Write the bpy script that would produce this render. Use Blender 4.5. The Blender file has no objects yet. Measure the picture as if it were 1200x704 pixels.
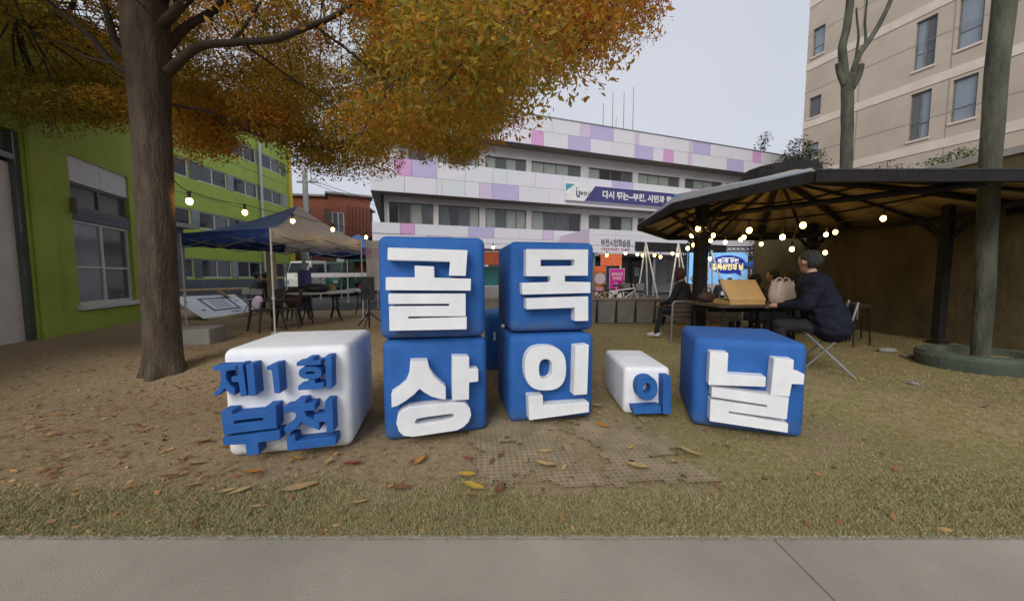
import bpy, bmesh, math, random
import numpy as np
from mathutils import Vector, Matrix, noise
R = math.radians
random.seed(7); rng = np.random.default_rng(7)
S = bpy.context.scene
COL = S.collection

# ------------------------------------------------------------------ camera
FPX, PITCH, CAMH = 400.0, R(3.98), 1.32
cam = bpy.data.cameras.new('camera')
cam.sensor_width = 36; cam.lens = 36*FPX/1200; cam.clip_start = .05; cam.clip_end = 600
camo = bpy.data.objects.new('camera', cam); COL.objects.link(camo)
camo.location = (0, 0, CAMH); camo.rotation_euler = (R(90)-PITCH, 0, 0)
S.camera = camo
S.render.resolution_x, S.render.resolution_y = 1024, 600

# ------------------------------------------------------------------ sky and sun (overcast)
W = bpy.data.worlds.new('World'); S.world = W; W.use_nodes = True
nt = W.node_tree; nt.nodes.clear()
out = nt.nodes.new('ShaderNodeOutputWorld'); bg = nt.nodes.new('ShaderNodeBackground')
sky = nt.nodes.new('ShaderNodeTexSky'); sky.sky_type = 'NISHITA'; sky.sun_disc = False
sky.sun_elevation = R(35); sky.sun_rotation = R(202); sky.dust_density = 4; sky.air_density = 1
mixn = nt.nodes.new('ShaderNodeMix'); mixn.data_type = 'RGBA'; mixn.inputs[0].default_value = .88
tc = nt.nodes.new('ShaderNodeTexCoord'); nz = nt.nodes.new('ShaderNodeTexNoise'); nz.inputs['Scale'].default_value = 1.3
nz.inputs['Detail'].default_value = 5
cr = nt.nodes.new('ShaderNodeMix'); cr.data_type = 'RGBA'
cr.inputs[6].default_value = (5.2, 5.55, 6.5, 1); cr.inputs[7].default_value = (7.1, 7.3, 7.9, 1)
nt.links.new(tc.outputs['Generated'], nz.inputs['Vector']); nt.links.new(nz.outputs['Fac'], cr.inputs[0])
nt.links.new(sky.outputs[0], mixn.inputs[6]); nt.links.new(cr.outputs[2], mixn.inputs[7])
nt.links.new(mixn.outputs[2], bg.inputs[0]); bg.inputs[1].default_value = .078
nt.links.new(bg.outputs[0], out.inputs[0])
sl = bpy.data.lights.new('sun', 'SUN'); sl.energy = 1.5; sl.angle = R(35); sl.color = (1, .96, .9)
so = bpy.data.objects.new('sun', sl); COL.objects.link(so)
so.rotation_euler = (R(55), 0, R(-22))
S.view_settings.view_transform = 'Standard'; S.view_settings.look = 'None'
S.view_settings.exposure = .48; S.view_settings.gamma = 1

# ------------------------------------------------------------------ pixel to world helpers
_c, _s = math.cos(PITCH), math.sin(PITCH)
def ray(px, py):
    b = (352-py)/FPX
    return Vector(((px-600)/FPX, _c+_s*b, -_s+_c*b))
def at(px, py, Y):
    r = ray(px, py); t = Y/r.y
    return Vector((r.x*t, Y, r.z*t+CAMH))
def sst(a, b, v):
    t = min(1, max(0, (v-a)/(b-a))); return t*t*(3-2*t)
def hgt(x, y):
    return .2*sst(3.6, 5.0, y+max(0, x-2.2))
def gr(px, py):
    r = ray(px, py); h = 0
    for _ in range(12):
        t = (h-CAMH)/r.z; h = .5*h+.5*hgt(r.x*t, r.y*t)
    return Vector((r.x*t, r.y*t, hgt(r.x*t, r.y*t)))

# ------------------------------------------------------------------ materials
def mat(name, c1, c2=None, scale=6, rough=.7, bump=0, bscale=None, metal=0, emit=None, spec=.5, detail=6, stretch=None, trans=0, ramp=(.35, .65)):
    m = bpy.data.materials.new(name); m.use_nodes = True
    n = m.node_tree; b = n.nodes['Principled BSDF']; L = n.links.new
    b.inputs['Roughness'].default_value = rough; b.inputs['Metallic'].default_value = metal
    b.inputs['Specular IOR Level'].default_value = spec
    c2 = c2 or tuple(v*.82 for v in c1)
    t = n.nodes.new('ShaderNodeTexCoord'); mp = n.nodes.new('ShaderNodeMapping')
    if stretch: mp.inputs['Scale'].default_value = stretch
    L(t.outputs['Object'], mp.inputs[0])
    z = n.nodes.new('ShaderNodeTexNoise'); z.inputs['Scale'].default_value = scale; z.inputs['Detail'].default_value = detail
    z.inputs['Roughness'].default_value = .6
    L(mp.outputs[0], z.inputs['Vector'])
    r = n.nodes.new('ShaderNodeValToRGB')
    r.color_ramp.elements[0].position = ramp[0]; r.color_ramp.elements[1].position = ramp[1]
    r.color_ramp.elements[0].color = (*c1, 1); r.color_ramp.elements[1].color = (*c2, 1)
    L(z.outputs['Fac'], r.inputs[0]); L(r.outputs[0], b.inputs['Base Color'])
    if bump:
        z2 = n.nodes.new('ShaderNodeTexNoise'); z2.inputs['Scale'].default_value = bscale or scale*4; z2.inputs['Detail'].default_value = 8
        L(mp.outputs[0], z2.inputs['Vector'])
        bp = n.nodes.new('ShaderNodeBump'); bp.inputs['Strength'].default_value = bump; bp.inputs['Distance'].default_value = .02
        L(z2.outputs['Fac'], bp.inputs['Height']); L(bp.outputs[0], b.inputs['Normal'])
    if emit:
        b.inputs['Emission Color'].default_value = (*emit[0], 1); b.inputs['Emission Strength'].default_value = emit[1]
    if trans:
        o = n.nodes['Material Output']; tr = n.nodes.new('ShaderNodeBsdfTranslucent'); mx = n.nodes.new('ShaderNodeMixShader')
        L(r.outputs[0], tr.inputs[0]); mx.inputs[0].default_value = trans
        L(b.outputs[0], mx.inputs[1]); L(tr.outputs[0], mx.inputs[2]); L(mx.outputs[0], o.inputs[0])
    return m
def gmat(name, c, rough=.08):
    m = mat(name, c, tuple(v*.8 for v in c), 1.5, rough, spec=.6); return m
M = {}
M['blue'] = mat('blue_paint', (.018, .10, .335), (.026, .125, .40), 7, .7, .25, 260, spec=.3)
M['white'] = mat('white_foam_paint', (.70, .72, .75), (.80, .81, .83), 5, .6, .15, 200, spec=.3)
M['bark'] = mat('grey_bark', (.042, .030, .022), (.105, .078, .056), 9, .95, 1.0, 40, stretch=(1, 1, .25))
M['bark2'] = mat('green_bark', (.035, .038, .028), (.10, .103, .075), 5, .95, 1.0, 26, stretch=(1, 1, .3))
M['twig'] = mat('dark_twig', (.035, .025, .018), (.06, .045, .03), 9, .95, .5, 40)
M['lime'] = mat('lime_render', (.28, .37, .05), (.36, .46, .08), 1.2, .85, .15, 30)
M['limep'] = mat('lime_panel', (.31, .44, .055), (.37, .50, .08), 1.5, .6, .05, 30)
M['yellow'] = mat('yellow_paint', (.62, .50, .04), (.7, .56, .06), 3, .6)
M['bluegrey'] = mat('blue_grey_base', (.10, .12, .15), (.14, .16, .19), 3, .8, .1, 20)
M['frame'] = mat('white_window_frame', (.55, .56, .57), (.62, .63, .64), 5, .5)
M['framed'] = mat('dark_window_frame', (.12, .11, .10), (.17, .16, .15), 5, .5)
M['glassd'] = gmat('dark_glass', (.03, .035, .045))
M['glassm'] = gmat('grey_glass', (.09, .10, .11), .12)
M['glassc'] = gmat('curtained_glass', (.30, .34, .32), .2)
M['glassw'] = gmat('pale_glass', (.22, .26, .31), .12)
M['mwall'] = mat('pale_render', (.50, .48, .50), (.57, .55, .56), 2, .85, .1, 20)
M['soffit'] = mat('brown_soffit', (.20, .18, .165), (.25, .225, .205), 2, .9)
for k, c in dict(p_white=(.68, .68, .73), p_pale=(.70, .68, .76), p_mint=(.64, .68, .72), p_lilac=(.48, .43, .67), p_pink=(.64, .34, .60), p_rose=(.61, .50, .66)).items():
    M[k] = mat('panel_'+k[2:], c, tuple(v*.93 for v in c), .8, .45)
M['beige'] = mat('beige_render', (.37, .31, .255), (.45, .38, .31), .5, .9, .3, 14)
M['band'] = mat('pale_band', (.52, .45, .38), (.60, .52, .45), 1.5, .85)
M['brick'] = mat('red_brick', (.20, .06, .035), (.28, .09, .05), 3, .9, .3, 30)
M['brick2'] = mat('brown_brick', (.14, .055, .035), (.2, .08, .05), 3, .9, .3, 30)
M['olive'] = mat('olive_render', (.055, .043, .017), (.115, .088, .034), 1.6, .95, .6, 12, detail=12, stretch=(1, 1, .5))
M['conc'] = mat('grey_concrete', (.22, .215, .20), (.30, .29, .27), 4, .9, .35, 60)
M['pave'] = mat('pavement_concrete', (.225, .20, .162), (.375, .34, .285), .9, .88, .3, 150, detail=10, ramp=(.25, .75))
M['kerb'] = mat('pale_kerb', (.25, .235, .19), (.35, .335, .29), 7, .9, .3, 60)
M['plantc'] = mat('planter_grey', (.17, .165, .155), (.24, .235, .22), 2.5, .85, .3, 50)
M['greenc'] = mat('mossy_concrete', (.045, .062, .048), (.085, .105, .078), 3, .95, .5, 30)
M['dmetal'] = mat('dark_metal', (.011, .010, .010), (.02, .018, .018), 8, .8, spec=.25)
M['gmetal'] = mat('grey_metal', (.25, .27, .28), (.32, .34, .35), 8, .35, metal=.6)
M['wmetal'] = mat('white_metal', (.6, .6, .58), (.7, .7, .68), 8, .4)
M['bronze'] = mat('bronze_sheet', (.27, .20, .10), (.38, .28, .14), 2.5, .38, .15, 6)
M['dwood'] = mat('dark_wood', (.045, .03, .02), (.08, .055, .035), 8, .6, .3, 40, stretch=(.2, 1, 1))
M['twood'] = mat('tan_wood', (.34, .23, .11), (.45, .32, .17), 6, .7, .2, 40, stretch=(.2, 1, 1))
M['card'] = mat('cardboard', (.40, .24, .09), (.46, .28, .11), 5, .8)
M['bag'] = mat('white_plastic_bag', (.70, .56, .46), (.78, .68, .58), 9, .4, .5, 20, trans=.3)
M['navy'] = mat('navy_canvas', (.014, .04, .20), (.022, .06, .27), 4, .7)
M['canb'] = mat('blue_canopy', (.06, .14, .38), (.10, .20, .46), 3, .6, trans=.2)
M['canw'] = mat('white_canopy', (.76, .73, .72), (.84, .81, .80), 3, .75, .2, 8, trans=.5)
M['bplas'] = mat('brown_plastic', (.028, .022, .02), (.045, .036, .032), 8, .45)
M['tabt'] = mat('grey_table_top', (.40, .42, .42), (.48, .50, .50), 4, .5)
M['black'] = mat('black_plastic', (.01, .01, .011), (.018, .018, .02), 8, .5)
M['rub'] = mat('rubber', (.015, .015, .016), None, 8, .8)
M['skin'] = mat('skin', (.42, .24, .16), (.48, .28, .19), 20, .55)
M['hairb'] = mat('black_hair', (.008, .007, .007), (.02, .018, .017), 60, .5, .5, 200)
M['hairr'] = mat('brown_hair', (.07, .025, .012), (.12, .045, .02), 60, .5, .5, 200)
M['hairg'] = mat('grey_hair', (.012, .012, .012), (.055, .052, .05), 60, .7, .8, 200)
M['cnavy'] = mat('navy_jacket', (.005, .006, .014), (.010, .012, .024), 9, .85, .7, 22, spec=.25)
M['cblack'] = mat('black_cloth', (.006, .006, .008), (.012, .012, .015), 9, .85, .6, 22)
M['cgrey'] = mat('grey_cloth', (.08, .085, .10), (.13, .135, .15), 9, .9, .5, 22)
M['cbrown'] = mat('brown_cloth', (.04, .018, .012), (.07, .03, .02), 9, .9, .5, 22)
M['cgreen'] = mat('pale_green_cloth', (.22, .30, .22), None, 9, .9, .3, 22)
M['shoe'] = mat('dark_shoe', (.03, .025, .025), (.06, .05, .05), 9, .7)
M['sneak'] = mat('pale_shoe', (.45, .38, .38), (.55, .5, .5), 9, .7)
M['pink'] = mat('magenta_print', (.55, .02, .33), (.6, .03, .38), 5, .5)
M['orange'] = mat('orange_print', (.75, .14, .05), (.8, .2, .07), 5, .5)
M['teal'] = mat('teal_print', (.06, .34, .38), None, 5, .5)
M['bnavy'] = mat('banner_navy', (.05, .045, .16), (.055, .06, .20), 3, .5)
M['bblue'] = mat('banner_blue', (.03, .22, .52), (.05, .28, .6), 3, .5)
M['print_w'] = mat('print_white', (.78, .78, .78), None, 5, .5)
M['print_k'] = mat('print_dark', (.03, .03, .045), None, 5, .5)
M['print_r'] = mat('print_rose', (.42, .12, .16), None, 5, .5)
M['screen'] = mat('screen_sky', (.10, .30, .62), (.30, .55, .82), 1.5, .4, emit=((.20, .48, .85), .35))
M['screen_n'] = mat('screen_navy', (.02, .03, .25), None, 5, .4, emit=((.02, .04, .3), .3))
M['screen_w'] = mat('screen_white', (.7, .7, .7), None, 5, .4, emit=((1, 1, 1), .4))
M['screen_y'] = mat('screen_yellow', (.8, .7, .3), None, 5, .4, emit=((1, .85, .4), .4))
M['board'] = mat('white_board', (.60, .64, .68), (.68, .71, .74), 3, .5)
M['foil'] = mat('dark_foliage', (.02, .028, .012), (.05, .06, .025), 3, .8)
M['leafg'] = mat('green_foliage', (.045, .075, .02), (.09, .12, .035), 2.5, .75, trans=.25)
M['leafd'] = mat('dusk_foliage', (.035, .025, .028), (.06, .045, .045), 2.5, .8)
M['cable'] = mat('black_cable', (.01, .01, .01), None, 5, .6)
M['bulb'] = mat('lit_bulb', (1, .85, .6), None, 5, .3, emit=((1, .60, .13), 20))
M['asph'] = mat('asphalt', (.05, .05, .05), (.08, .08, .078), 2, .9, .3, 40)
M['truckw'] = mat('truck_white', (.5, .5, .48), (.58, .58, .56), 3, .35)
M['doorw'] = mat('door_white', (.62, .60, .58), (.7, .68, .66), 3, .5)
M['tan'] = mat('tan_column', (.32, .24, .15), (.40, .31, .2), 3, .8)
M['galv'] = mat('pole_grey', (.22, .22, .21), (.3, .3, .29), 4, .7)
M['bluet'] = mat('bright_blue_canvas', (.015, .09, .42), (.025, .13, .5), 3, .6)
M['green_aw'] = mat('dark_green_awning', (.01, .06, .04), (.02, .09, .06), 3, .7)

# crown leaves: autumn hue from a per-leaf attribute and a slow noise
def leafmat():
    m = bpy.data.materials.new('autumn_leaves'); m.use_nodes = True
    n = m.node_tree; b = n.nodes['Principled BSDF']; L = n.links.new
    a = n.nodes.new('ShaderNodeAttribute'); a.attribute_name = 'hue'
    r = n.nodes.new('ShaderNodeValToRGB'); e = r.color_ramp.elements
    e[0].position = 0; e[0].color = (.17, .17, .03, 1)
    e[1].position = 1; e[1].color = (.24, .06, .03, 1)
    for p, c in ((.28, (.34, .27, .032)), (.5, (.52, .30, .03)), (.68, (.62, .27, .028)), (.84, (.46, .145, .03))):
        x = e.new(p); x.color = (*c, 1)
    L(a.outputs['Fac'], r.inputs[0]); L(r.outputs[0], b.inputs['Base Color'])
    b.inputs['Roughness'].default_value = .6
    tr = n.nodes.new('ShaderNodeBsdfTranslucent'); mx = n.nodes.new('ShaderNodeMixShader'); mx.inputs[0].default_value = .6
    L(r.outputs[0], tr.inputs[0]); L(b.outputs[0], mx.inputs[1]); L(tr.outputs[0], mx.inputs[2])
    L(mx.outputs[0], n.nodes['Material Output'].inputs[0])
    return m
M['autumn'] = leafmat()
def attrmat(name, stops, rough=.85):
    m = bpy.data.materials.new(name); m.use_nodes = True
    n = m.node_tree; b = n.nodes['Principled BSDF']
    a = n.nodes.new('ShaderNodeAttribute'); a.attribute_name = 'hue'
    r = n.nodes.new('ShaderNodeValToRGB'); e = r.color_ramp.elements
    e[0].position, e[0].color = stops[0][0], (*stops[0][1], 1); e[1].position, e[1].color = stops[-1][0], (*stops[-1][1], 1)
    for p, c in stops[1:-1]:
        x = e.new(p); x.color = (*c, 1)
    n.links.new(a.outputs['Fac'], r.inputs[0]); n.links.new(r.outputs[0], b.inputs['Base Color'])
    b.inputs['Roughness'].default_value = rough
    return m
M['blades'] = attrmat('grass_blades', ((0, (.42, .34, .19)), (.4, (.32, .275, .135)), (.7, (.20, .20, .075)), (1, (.12, .14, .05))))
M['litter'] = attrmat('leaf_litter', ((0, (.10, .045, .02)), (.3, (.20, .09, .03)), (.6, (.34, .18, .06)), (.85, (.45, .28, .10)), (1, (.30, .07, .03))))
for k, c in dict(l_yellow=(.55, .36, .05), l_tan=(.48, .33, .15), l_orange=(.50, .22, .04), l_brown=(.22, .10, .05), l_red=(.26, .07, .04)).items():
    M[k] = mat(k[2:]+'_leaf', c, tuple(v*.7 for v in c), 30, .6, .4, 60, trans=.15)

# ground: trodden dirt, dry grass and greener patches
def groundmat():
    m = bpy.data.materials.new('trodden_lawn'); m.use_nodes = True
    n = m.node_tree; b = n.nodes['Principled BSDF']; L = n.links.new
    g = n.nodes.new('ShaderNodeNewGeometry'); 
    def N(sc, d=8, rg=.65):
        z = n.nodes.new('ShaderNodeTexNoise'); z.inputs['Scale'].default_value = sc; z.inputs['Detail'].default_value = d; z.inputs['Roughness'].default_value = rg
        L(g.outputs['Position'], z.inputs['Vector']); return z
    def ramp(src, a, ca, bb, cb):
        r = n.nodes.new('ShaderNodeValToRGB'); r.color_ramp.elements[0].position = a; r.color_ramp.elements[1].position = bb
        r.color_ramp.elements[0].color = (*ca, 1); r.color_ramp.elements[1].color = (*cb, 1); L(src, r.inputs[0]); return r
    fine = N(22, 10, .7); big = N(.9, 5); mid = N(5, 6)
    dirt = ramp(fine.outputs['Fac'], .3, (.20, .145, .085), .72, (.42, .32, .19))
    green = ramp(fine.outputs['Fac'], .3, (.14, .135, .04), .7, (.33, .295, .105))
    a = n.nodes.new('ShaderNodeAttribute'); a.attribute_name = 'green'
    s1 = n.nodes.new('ShaderNodeMath'); s1.operation = 'ADD'; L(a.outputs['Fac'], s1.inputs[0]); L(mid.outputs['Fac'], s1.inputs[1])
    s2 = n.nodes.new('ShaderNodeMath'); s2.operation = 'ADD'; L(s1.outputs[0], s2.inputs[0]); L(big.outputs['Fac'], s2.inputs[1])
    mr = n.nodes.new('ShaderNodeMapRange'); mr.inputs[1].default_value = 1.2; mr.inputs[2].default_value = 1.75; L(s2.outputs[0], mr.inputs[0])
    mx = n.nodes.new('ShaderNodeMix'); mx.data_type = 'RGBA'; L(mr.outputs[0], mx.inputs[0]); L(dirt.outputs[0], mx.inputs[6]); L(green.outputs[0], mx.inputs[7])
    L(mx.outputs[2], b.inputs['Base Color']); b.inputs['Roughness'].default_value = .95; b.inputs['Specular IOR Level'].default_value = .2
    bp = n.nodes.new('ShaderNodeBump'); bp.inputs['Strength'].default_value = .9; bp.inputs['Distance'].default_value = .02
    f2 = N(60, 8, .7); L(f2.outputs['Fac'], bp.inputs['Height']); L(bp.outputs[0], b.inputs['Normal'])
    return m
M['ground'] = groundmat()
def soiled(name, c1, c2, dirt):
    m = mat(name, c1, c2, 7, .7, .15, 240, spec=.3); n = m.node_tree; L = n.links.new; b = n.nodes['Principled BSDF']
    src = b.inputs['Base Color'].links[0].from_socket
    t = n.nodes.new('ShaderNodeTexCoord'); sp = n.nodes.new('ShaderNodeSeparateXYZ'); L(t.outputs['Object'], sp.inputs[0])
    z = n.nodes.new('ShaderNodeTexNoise'); z.inputs['Scale'].default_value = 9; z.inputs['Detail'].default_value = 10; z.inputs['Roughness'].default_value = .7; L(t.outputs['Object'], z.inputs['Vector'])
    mr = n.nodes.new('ShaderNodeMapRange'); mr.inputs[1].default_value = .0; mr.inputs[2].default_value = .22; mr.inputs[3].default_value = .36; mr.inputs[4].default_value = -.02; L(sp.outputs['Z'], mr.inputs[0])
    ad = n.nodes.new('ShaderNodeMath'); ad.operation = 'ADD'; L(z.outputs['Fac'], ad.inputs[0]); L(mr.outputs[0], ad.inputs[1])
    r2 = n.nodes.new('ShaderNodeMapRange'); r2.inputs[1].default_value = .62; r2.inputs[2].default_value = .95; r2.inputs[4].default_value = .75; L(ad.outputs[0], r2.inputs[0])
    mx = n.nodes.new('ShaderNodeMix'); mx.data_type = 'RGBA'; L(r2.outputs[0], mx.inputs[0]); L(src, mx.inputs[6]); mx.inputs[7].default_value = (*dirt, 1); L(mx.outputs[2], b.inputs['Base Color']); return m
M['blue_body'] = soiled('scuffed_blue_cube', (.018, .10, .335), (.026, .125, .40), (.10, .11, .13))
M['white_body'] = soiled('scuffed_white_cube', (.72, .74, .77), (.82, .83, .85), (.42, .37, .30))

# ------------------------------------------------------------------ object helpers
def tag(o, label=None, cat=None, group=None, kind=None):
    if label: o['label'] = label
    if cat: o['category'] = cat
    if group: o['group'] = group
    if kind: o['kind'] = kind
    return o
def thing(name, label, cat, loc=(0, 0, 0), rz=0, group=None, scale=1):
    o = bpy.data.objects.new(name, None); COL.objects.link(o)
    o.location = loc; o.rotation_euler = (0, 0, rz); o.scale = (scale,)*3; o.empty_display_size = .2
    return tag(o, label, cat, group)
def root_of(o):
    while o.parent: o = o.parent
    return o
class MB:
    def __init__(s): s.v = []; s.f = []; s.m = []
    def add(s, vs, fs, mi=0):
        k = len(s.v); s.v += [tuple(v) for v in vs]; s.f += [tuple(i+k for i in f) for f in fs]; s.m += [mi]*len(fs); return s
    def box(s, a, b, mi=0, T=None):
        (x0, y0, z0), (x1, y1, z1) = a, b
        vs = [(x, y, z) for z in (z0, z1) for y in (y0, y1) for x in (x0, x1)]
        if T: vs = [T @ Vector(v) for v in vs]
        return s.add(vs, [(0, 2, 3, 1), (4, 5, 7, 6), (0, 1, 5, 4), (2, 6, 7, 3), (0, 4, 6, 2), (1, 3, 7, 5)], mi)
    def cbox(s, c, d, mi=0, rz=0):
        T = Matrix.Translation(c) @ Matrix.Rotation(rz, 4, 'Z')
        return s.box((-d[0]/2, -d[1]/2, -d[2]/2), (d[0]/2, d[1]/2, d[2]/2), mi, T)
    def tube(s, pts, rs, n=8, mi=0, caps=True):
        pts = [Vector(p) for p in pts]
        if not hasattr(rs, '__len__'): rs = [rs]*len(pts)
        vs = []; up = Vector((0, 0, 1)); prev = None
        for i, p in enumerate(pts):
            d = (pts[min(i+1, len(pts)-1)]-pts[max(i-1, 0)]).normalized()
            if prev is None:
                a = d.cross(up if abs(d.z) < .95 else Vector((1, 0, 0))).normalized()
            else:
                a = (prev-d*prev.dot(d)).normalized()
            prev = a; b = d.cross(a)
            for k in range(n):
                t = 2*math.pi*k/n; vs.append(p+(a*math.cos(t)+b*math.sin(t))*rs[i])
        fs = [(i*n+k, i*n+(k+1) % n, (i+1)*n+(k+1) % n, (i+1)*n+k) for i in range(len(pts)-1) for k in range(n)]
        if caps: fs += [tuple(range(n-1, -1, -1)), tuple((len(pts)-1)*n+k for k in range(n))]
        return s.add(vs, fs, mi)
    def prism(s, loops, y0, y1, mi=0):
        """closed 2-D loops (x,z); the first is the outline, the rest holes; extruded along y"""
        bm = bmesh.new(); es = []
        for lp in loops:
            vs = [bm.verts.new((x, y0, z)) for x, z in lp]
            es += [bm.edges.new((vs[i], vs[(i+1) % len(vs)])) for i in range(len(vs))]
        bmesh.ops.triangle_fill(bm, use_beauty=True, use_dissolve=False, edges=es, normal=(0, -1, 0))
        bm.verts.index_update(); vs = [v.co.copy() for v in bm.verts]; fs = [tuple(v.index for v in f.verts) for f in bm.faces]
        bm.free(); n = len(vs); F = []
        for f in fs:
            nn = (vs[f[1]]-vs[f[0]]).cross(vs[f[2]]-vs[f[0]])
            if (nn.y > 0) == (y0 < y1): f = f[::-1]
            F.append(f); F.append(tuple(i+n for i in f[::-1]))
        k = 0
        for li, lp in enumerate(loops):
            m = len(lp); A = sum(lp[i][0]*lp[(i+1) % m][1]-lp[(i+1) % m][0]*lp[i][1] for i in range(m))
            fl = (A > 0) != (li > 0)
            if y0 > y1: fl = not fl
            for i in range(m):
                q = (k+i, k+(i+1) % m, k+(i+1) % m+n, k+i+n)
                F.append(q if not fl else q[::-1])
            k += m
        return s.add(vs+[Vector((v.x, y1, v.z)) for v in vs], F, mi)
    def ball(s, c, r, n=10, m=6, mi=0):
        if not hasattr(r, '__len__'): r = (r, r, r)
        vs = [(c[0], c[1], c[2]-r[2])]
        for j in range(1, m):
            t = math.pi*j/m-math.pi/2
            for k in range(n):
                a = 2*math.pi*k/n; vs.append((c[0]+r[0]*math.cos(t)*math.cos(a), c[1]+r[1]*math.cos(t)*math.sin(a), c[2]+r[2]*math.sin(t)))
        vs.append((c[0], c[1], c[2]+r[2]))
        fs = [(0, 1+(k+1) % n, 1+k) for k in range(n)]
        fs += [(1+j*n+k, 1+j*n+(k+1) % n, 1+(j+1)*n+(k+1) % n, 1+(j+1)*n+k) for j in range(m-2) for k in range(n)]
        q = 1+(m-2)*n; fs += [(q+k, q+(k+1) % n, len(vs)-1) for k in range(n)]
        return s.add(vs, fs, mi)
    def mesh(s, name, mats, smooth=False):
        me = bpy.data.meshes.new(name); me.from_pydata(s.v, [], s.f)
        for m in (mats if isinstance(mats, (list, tuple)) else [mats]): me.materials.append(M[m] if isinstance(m, str) else m)
        if any(s.m): me.polygons.foreach_set('material_index', s.m)
        if smooth: me.polygons.foreach_set('use_smooth', [True]*len(me.polygons))
        me.update(); return me
    def build(s, name, mats, parent=None, world=False, smooth=False, bevel=0, seg=2, kind=None):
        if world and parent:
            I = root_of(parent).matrix_basis.inverted(); s.v = [tuple(I @ Vector(v)) for v in s.v]
        o = bpy.data.objects.new(name, s.mesh(name, mats, smooth)); COL.objects.link(o); o.parent = parent
        if bevel:
            b = o.modifiers.new('bevel', 'BEVEL'); b.width = bevel; b.segments = seg; b.limit_method = 'ANGLE'; b.angle_limit = R(35)
        if kind: o['kind'] = kind
        return o
def kids(o): return [c for c in bpy.data.objects if c.parent == o]
def copy_tree(o, parent=None, tree=None):
    if tree is None:
        tree = {}
        for c in bpy.data.objects:
            if c.parent: tree.setdefault(c.parent.name, []).append(c)
    c = o.copy(); COL.objects.link(c); c.parent = parent
    for ch in tree.get(o.name, []): copy_tree(ch, c, tree)
    return c
_unit = {}
def piece(name, m, parent, a, b):
    """a box piece sharing one unit mesh per material; a, b are opposite corners"""
    if m not in _unit: _unit[m] = MB().box((0, 0, 0), (1, 1, 1)).mesh('unit_'+m, m)
    o = bpy.data.objects.new(name, _unit[m]); COL.objects.link(o); o.parent = parent
    o.location = a; o.scale = [q-p for p, q in zip(a, b)]
    return o
def text(s, size, m, parent, T, ext=.004, bold=.02, name='lettering', width=None):
    c = bpy.data.curves.new(name, 'FONT'); c.body = s; c.size = size; c.offset = bold*size; c.extrude = ext; c.align_x = 'CENTER'; c.align_y = 'CENTER'
    c.resolution_u = 2
    t = bpy.data.objects.new('tmp', c); COL.objects.link(t)
    me = bpy.data.meshes.new_from_object(t.evaluated_get(bpy.context.evaluated_depsgraph_get()))
    if width:
        w = max(v.co.x for v in me.vertices)-min(v.co.x for v in me.vertices); me.transform(Matrix.Diagonal((width/w, 1, 1, 1)))
    bpy.data.objects.remove(t); me.transform(T); me.materials.clear(); me.materials.append(M[m]); me.name = name
    for p in me.polygons: p.material_index = 0
    o = bpy.data.objects.new(name, me); COL.objects.link(o); o.parent = parent; return o
UP = Matrix.Rotation(R(90), 4, 'X')   # text standing in the xz plane, facing -y
def TT(x, y, z): return Matrix.Translation((x, y, z)) @ UP
def holed(mb, x0, x1, z0, z1, y, depth, holes, mi=0):
    """wall front at y in the xz plane (facing -y) with rectangular openings and reveals"""
    xs = sorted({x0, x1, *[v for h in holes for v in h[:2]]}); zs = sorted({z0, z1, *[v for h in holes for v in h[2:]]})
    for i in range(len(xs)-1):
        for j in range(len(zs)-1):
            cx, cz = (xs[i]+xs[i+1])/2, (zs[j]+zs[j+1])/2
            if any(h[0] < cx < h[1] and h[2] < cz < h[3] for h in holes): continue
            mb.add([(xs[i], y, zs[j]), (xs[i+1], y, zs[j]), (xs[i+1], y, zs[j+1]), (xs[i], y, zs[j+1])], [(0, 1, 2, 3)], mi)
    for a, b, c, d in holes:
        q = y+depth
        mb.add([(a, y, c), (b, y, c), (b, y, d), (a, y, d), (a, q, c), (b, q, c), (b, q, d), (a, q, d)],
               [(0, 4, 5, 1), (1, 5, 6, 2), (2, 6, 7, 3), (3, 7, 4, 0)], mi)
def window(root, x0, x1, z0, z1, y, n=2, fm='frame', pm=('glassd',), fw=.05, rail=None, name='window'):
    f = MB()
    f.box((x0, y-.03, z0), (x1, y+.05, z0+fw)); f.box((x0, y-.03, z1-fw), (x1, y+.05, z1))
    w = (x1-x0)/n
    for i in range(n+1):
        c = x0+w*i; a = max(x0, c-fw/2); b = min(x1, c+fw/2)
        if i == 0: b = x0+fw
        if i == n: a = x1-fw
        f.box((a, y-.027, z0+fw), (b, y+.047, z1-fw))
    if rail: f.box((x0+fw, y-.02, rail-.02), (x1-fw, y+.04, rail+.02))
    o = f.build(name, fm, root)
    for i in range(n):
        piece('pane', pm[i % len(pm)], o, (x0+w*i+.01, y+.005+.004*(i % 2), z0+.02), (x0+w*(i+1)-.01, y+.02+.004*(i % 2), z1-.02))
    return o

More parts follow.
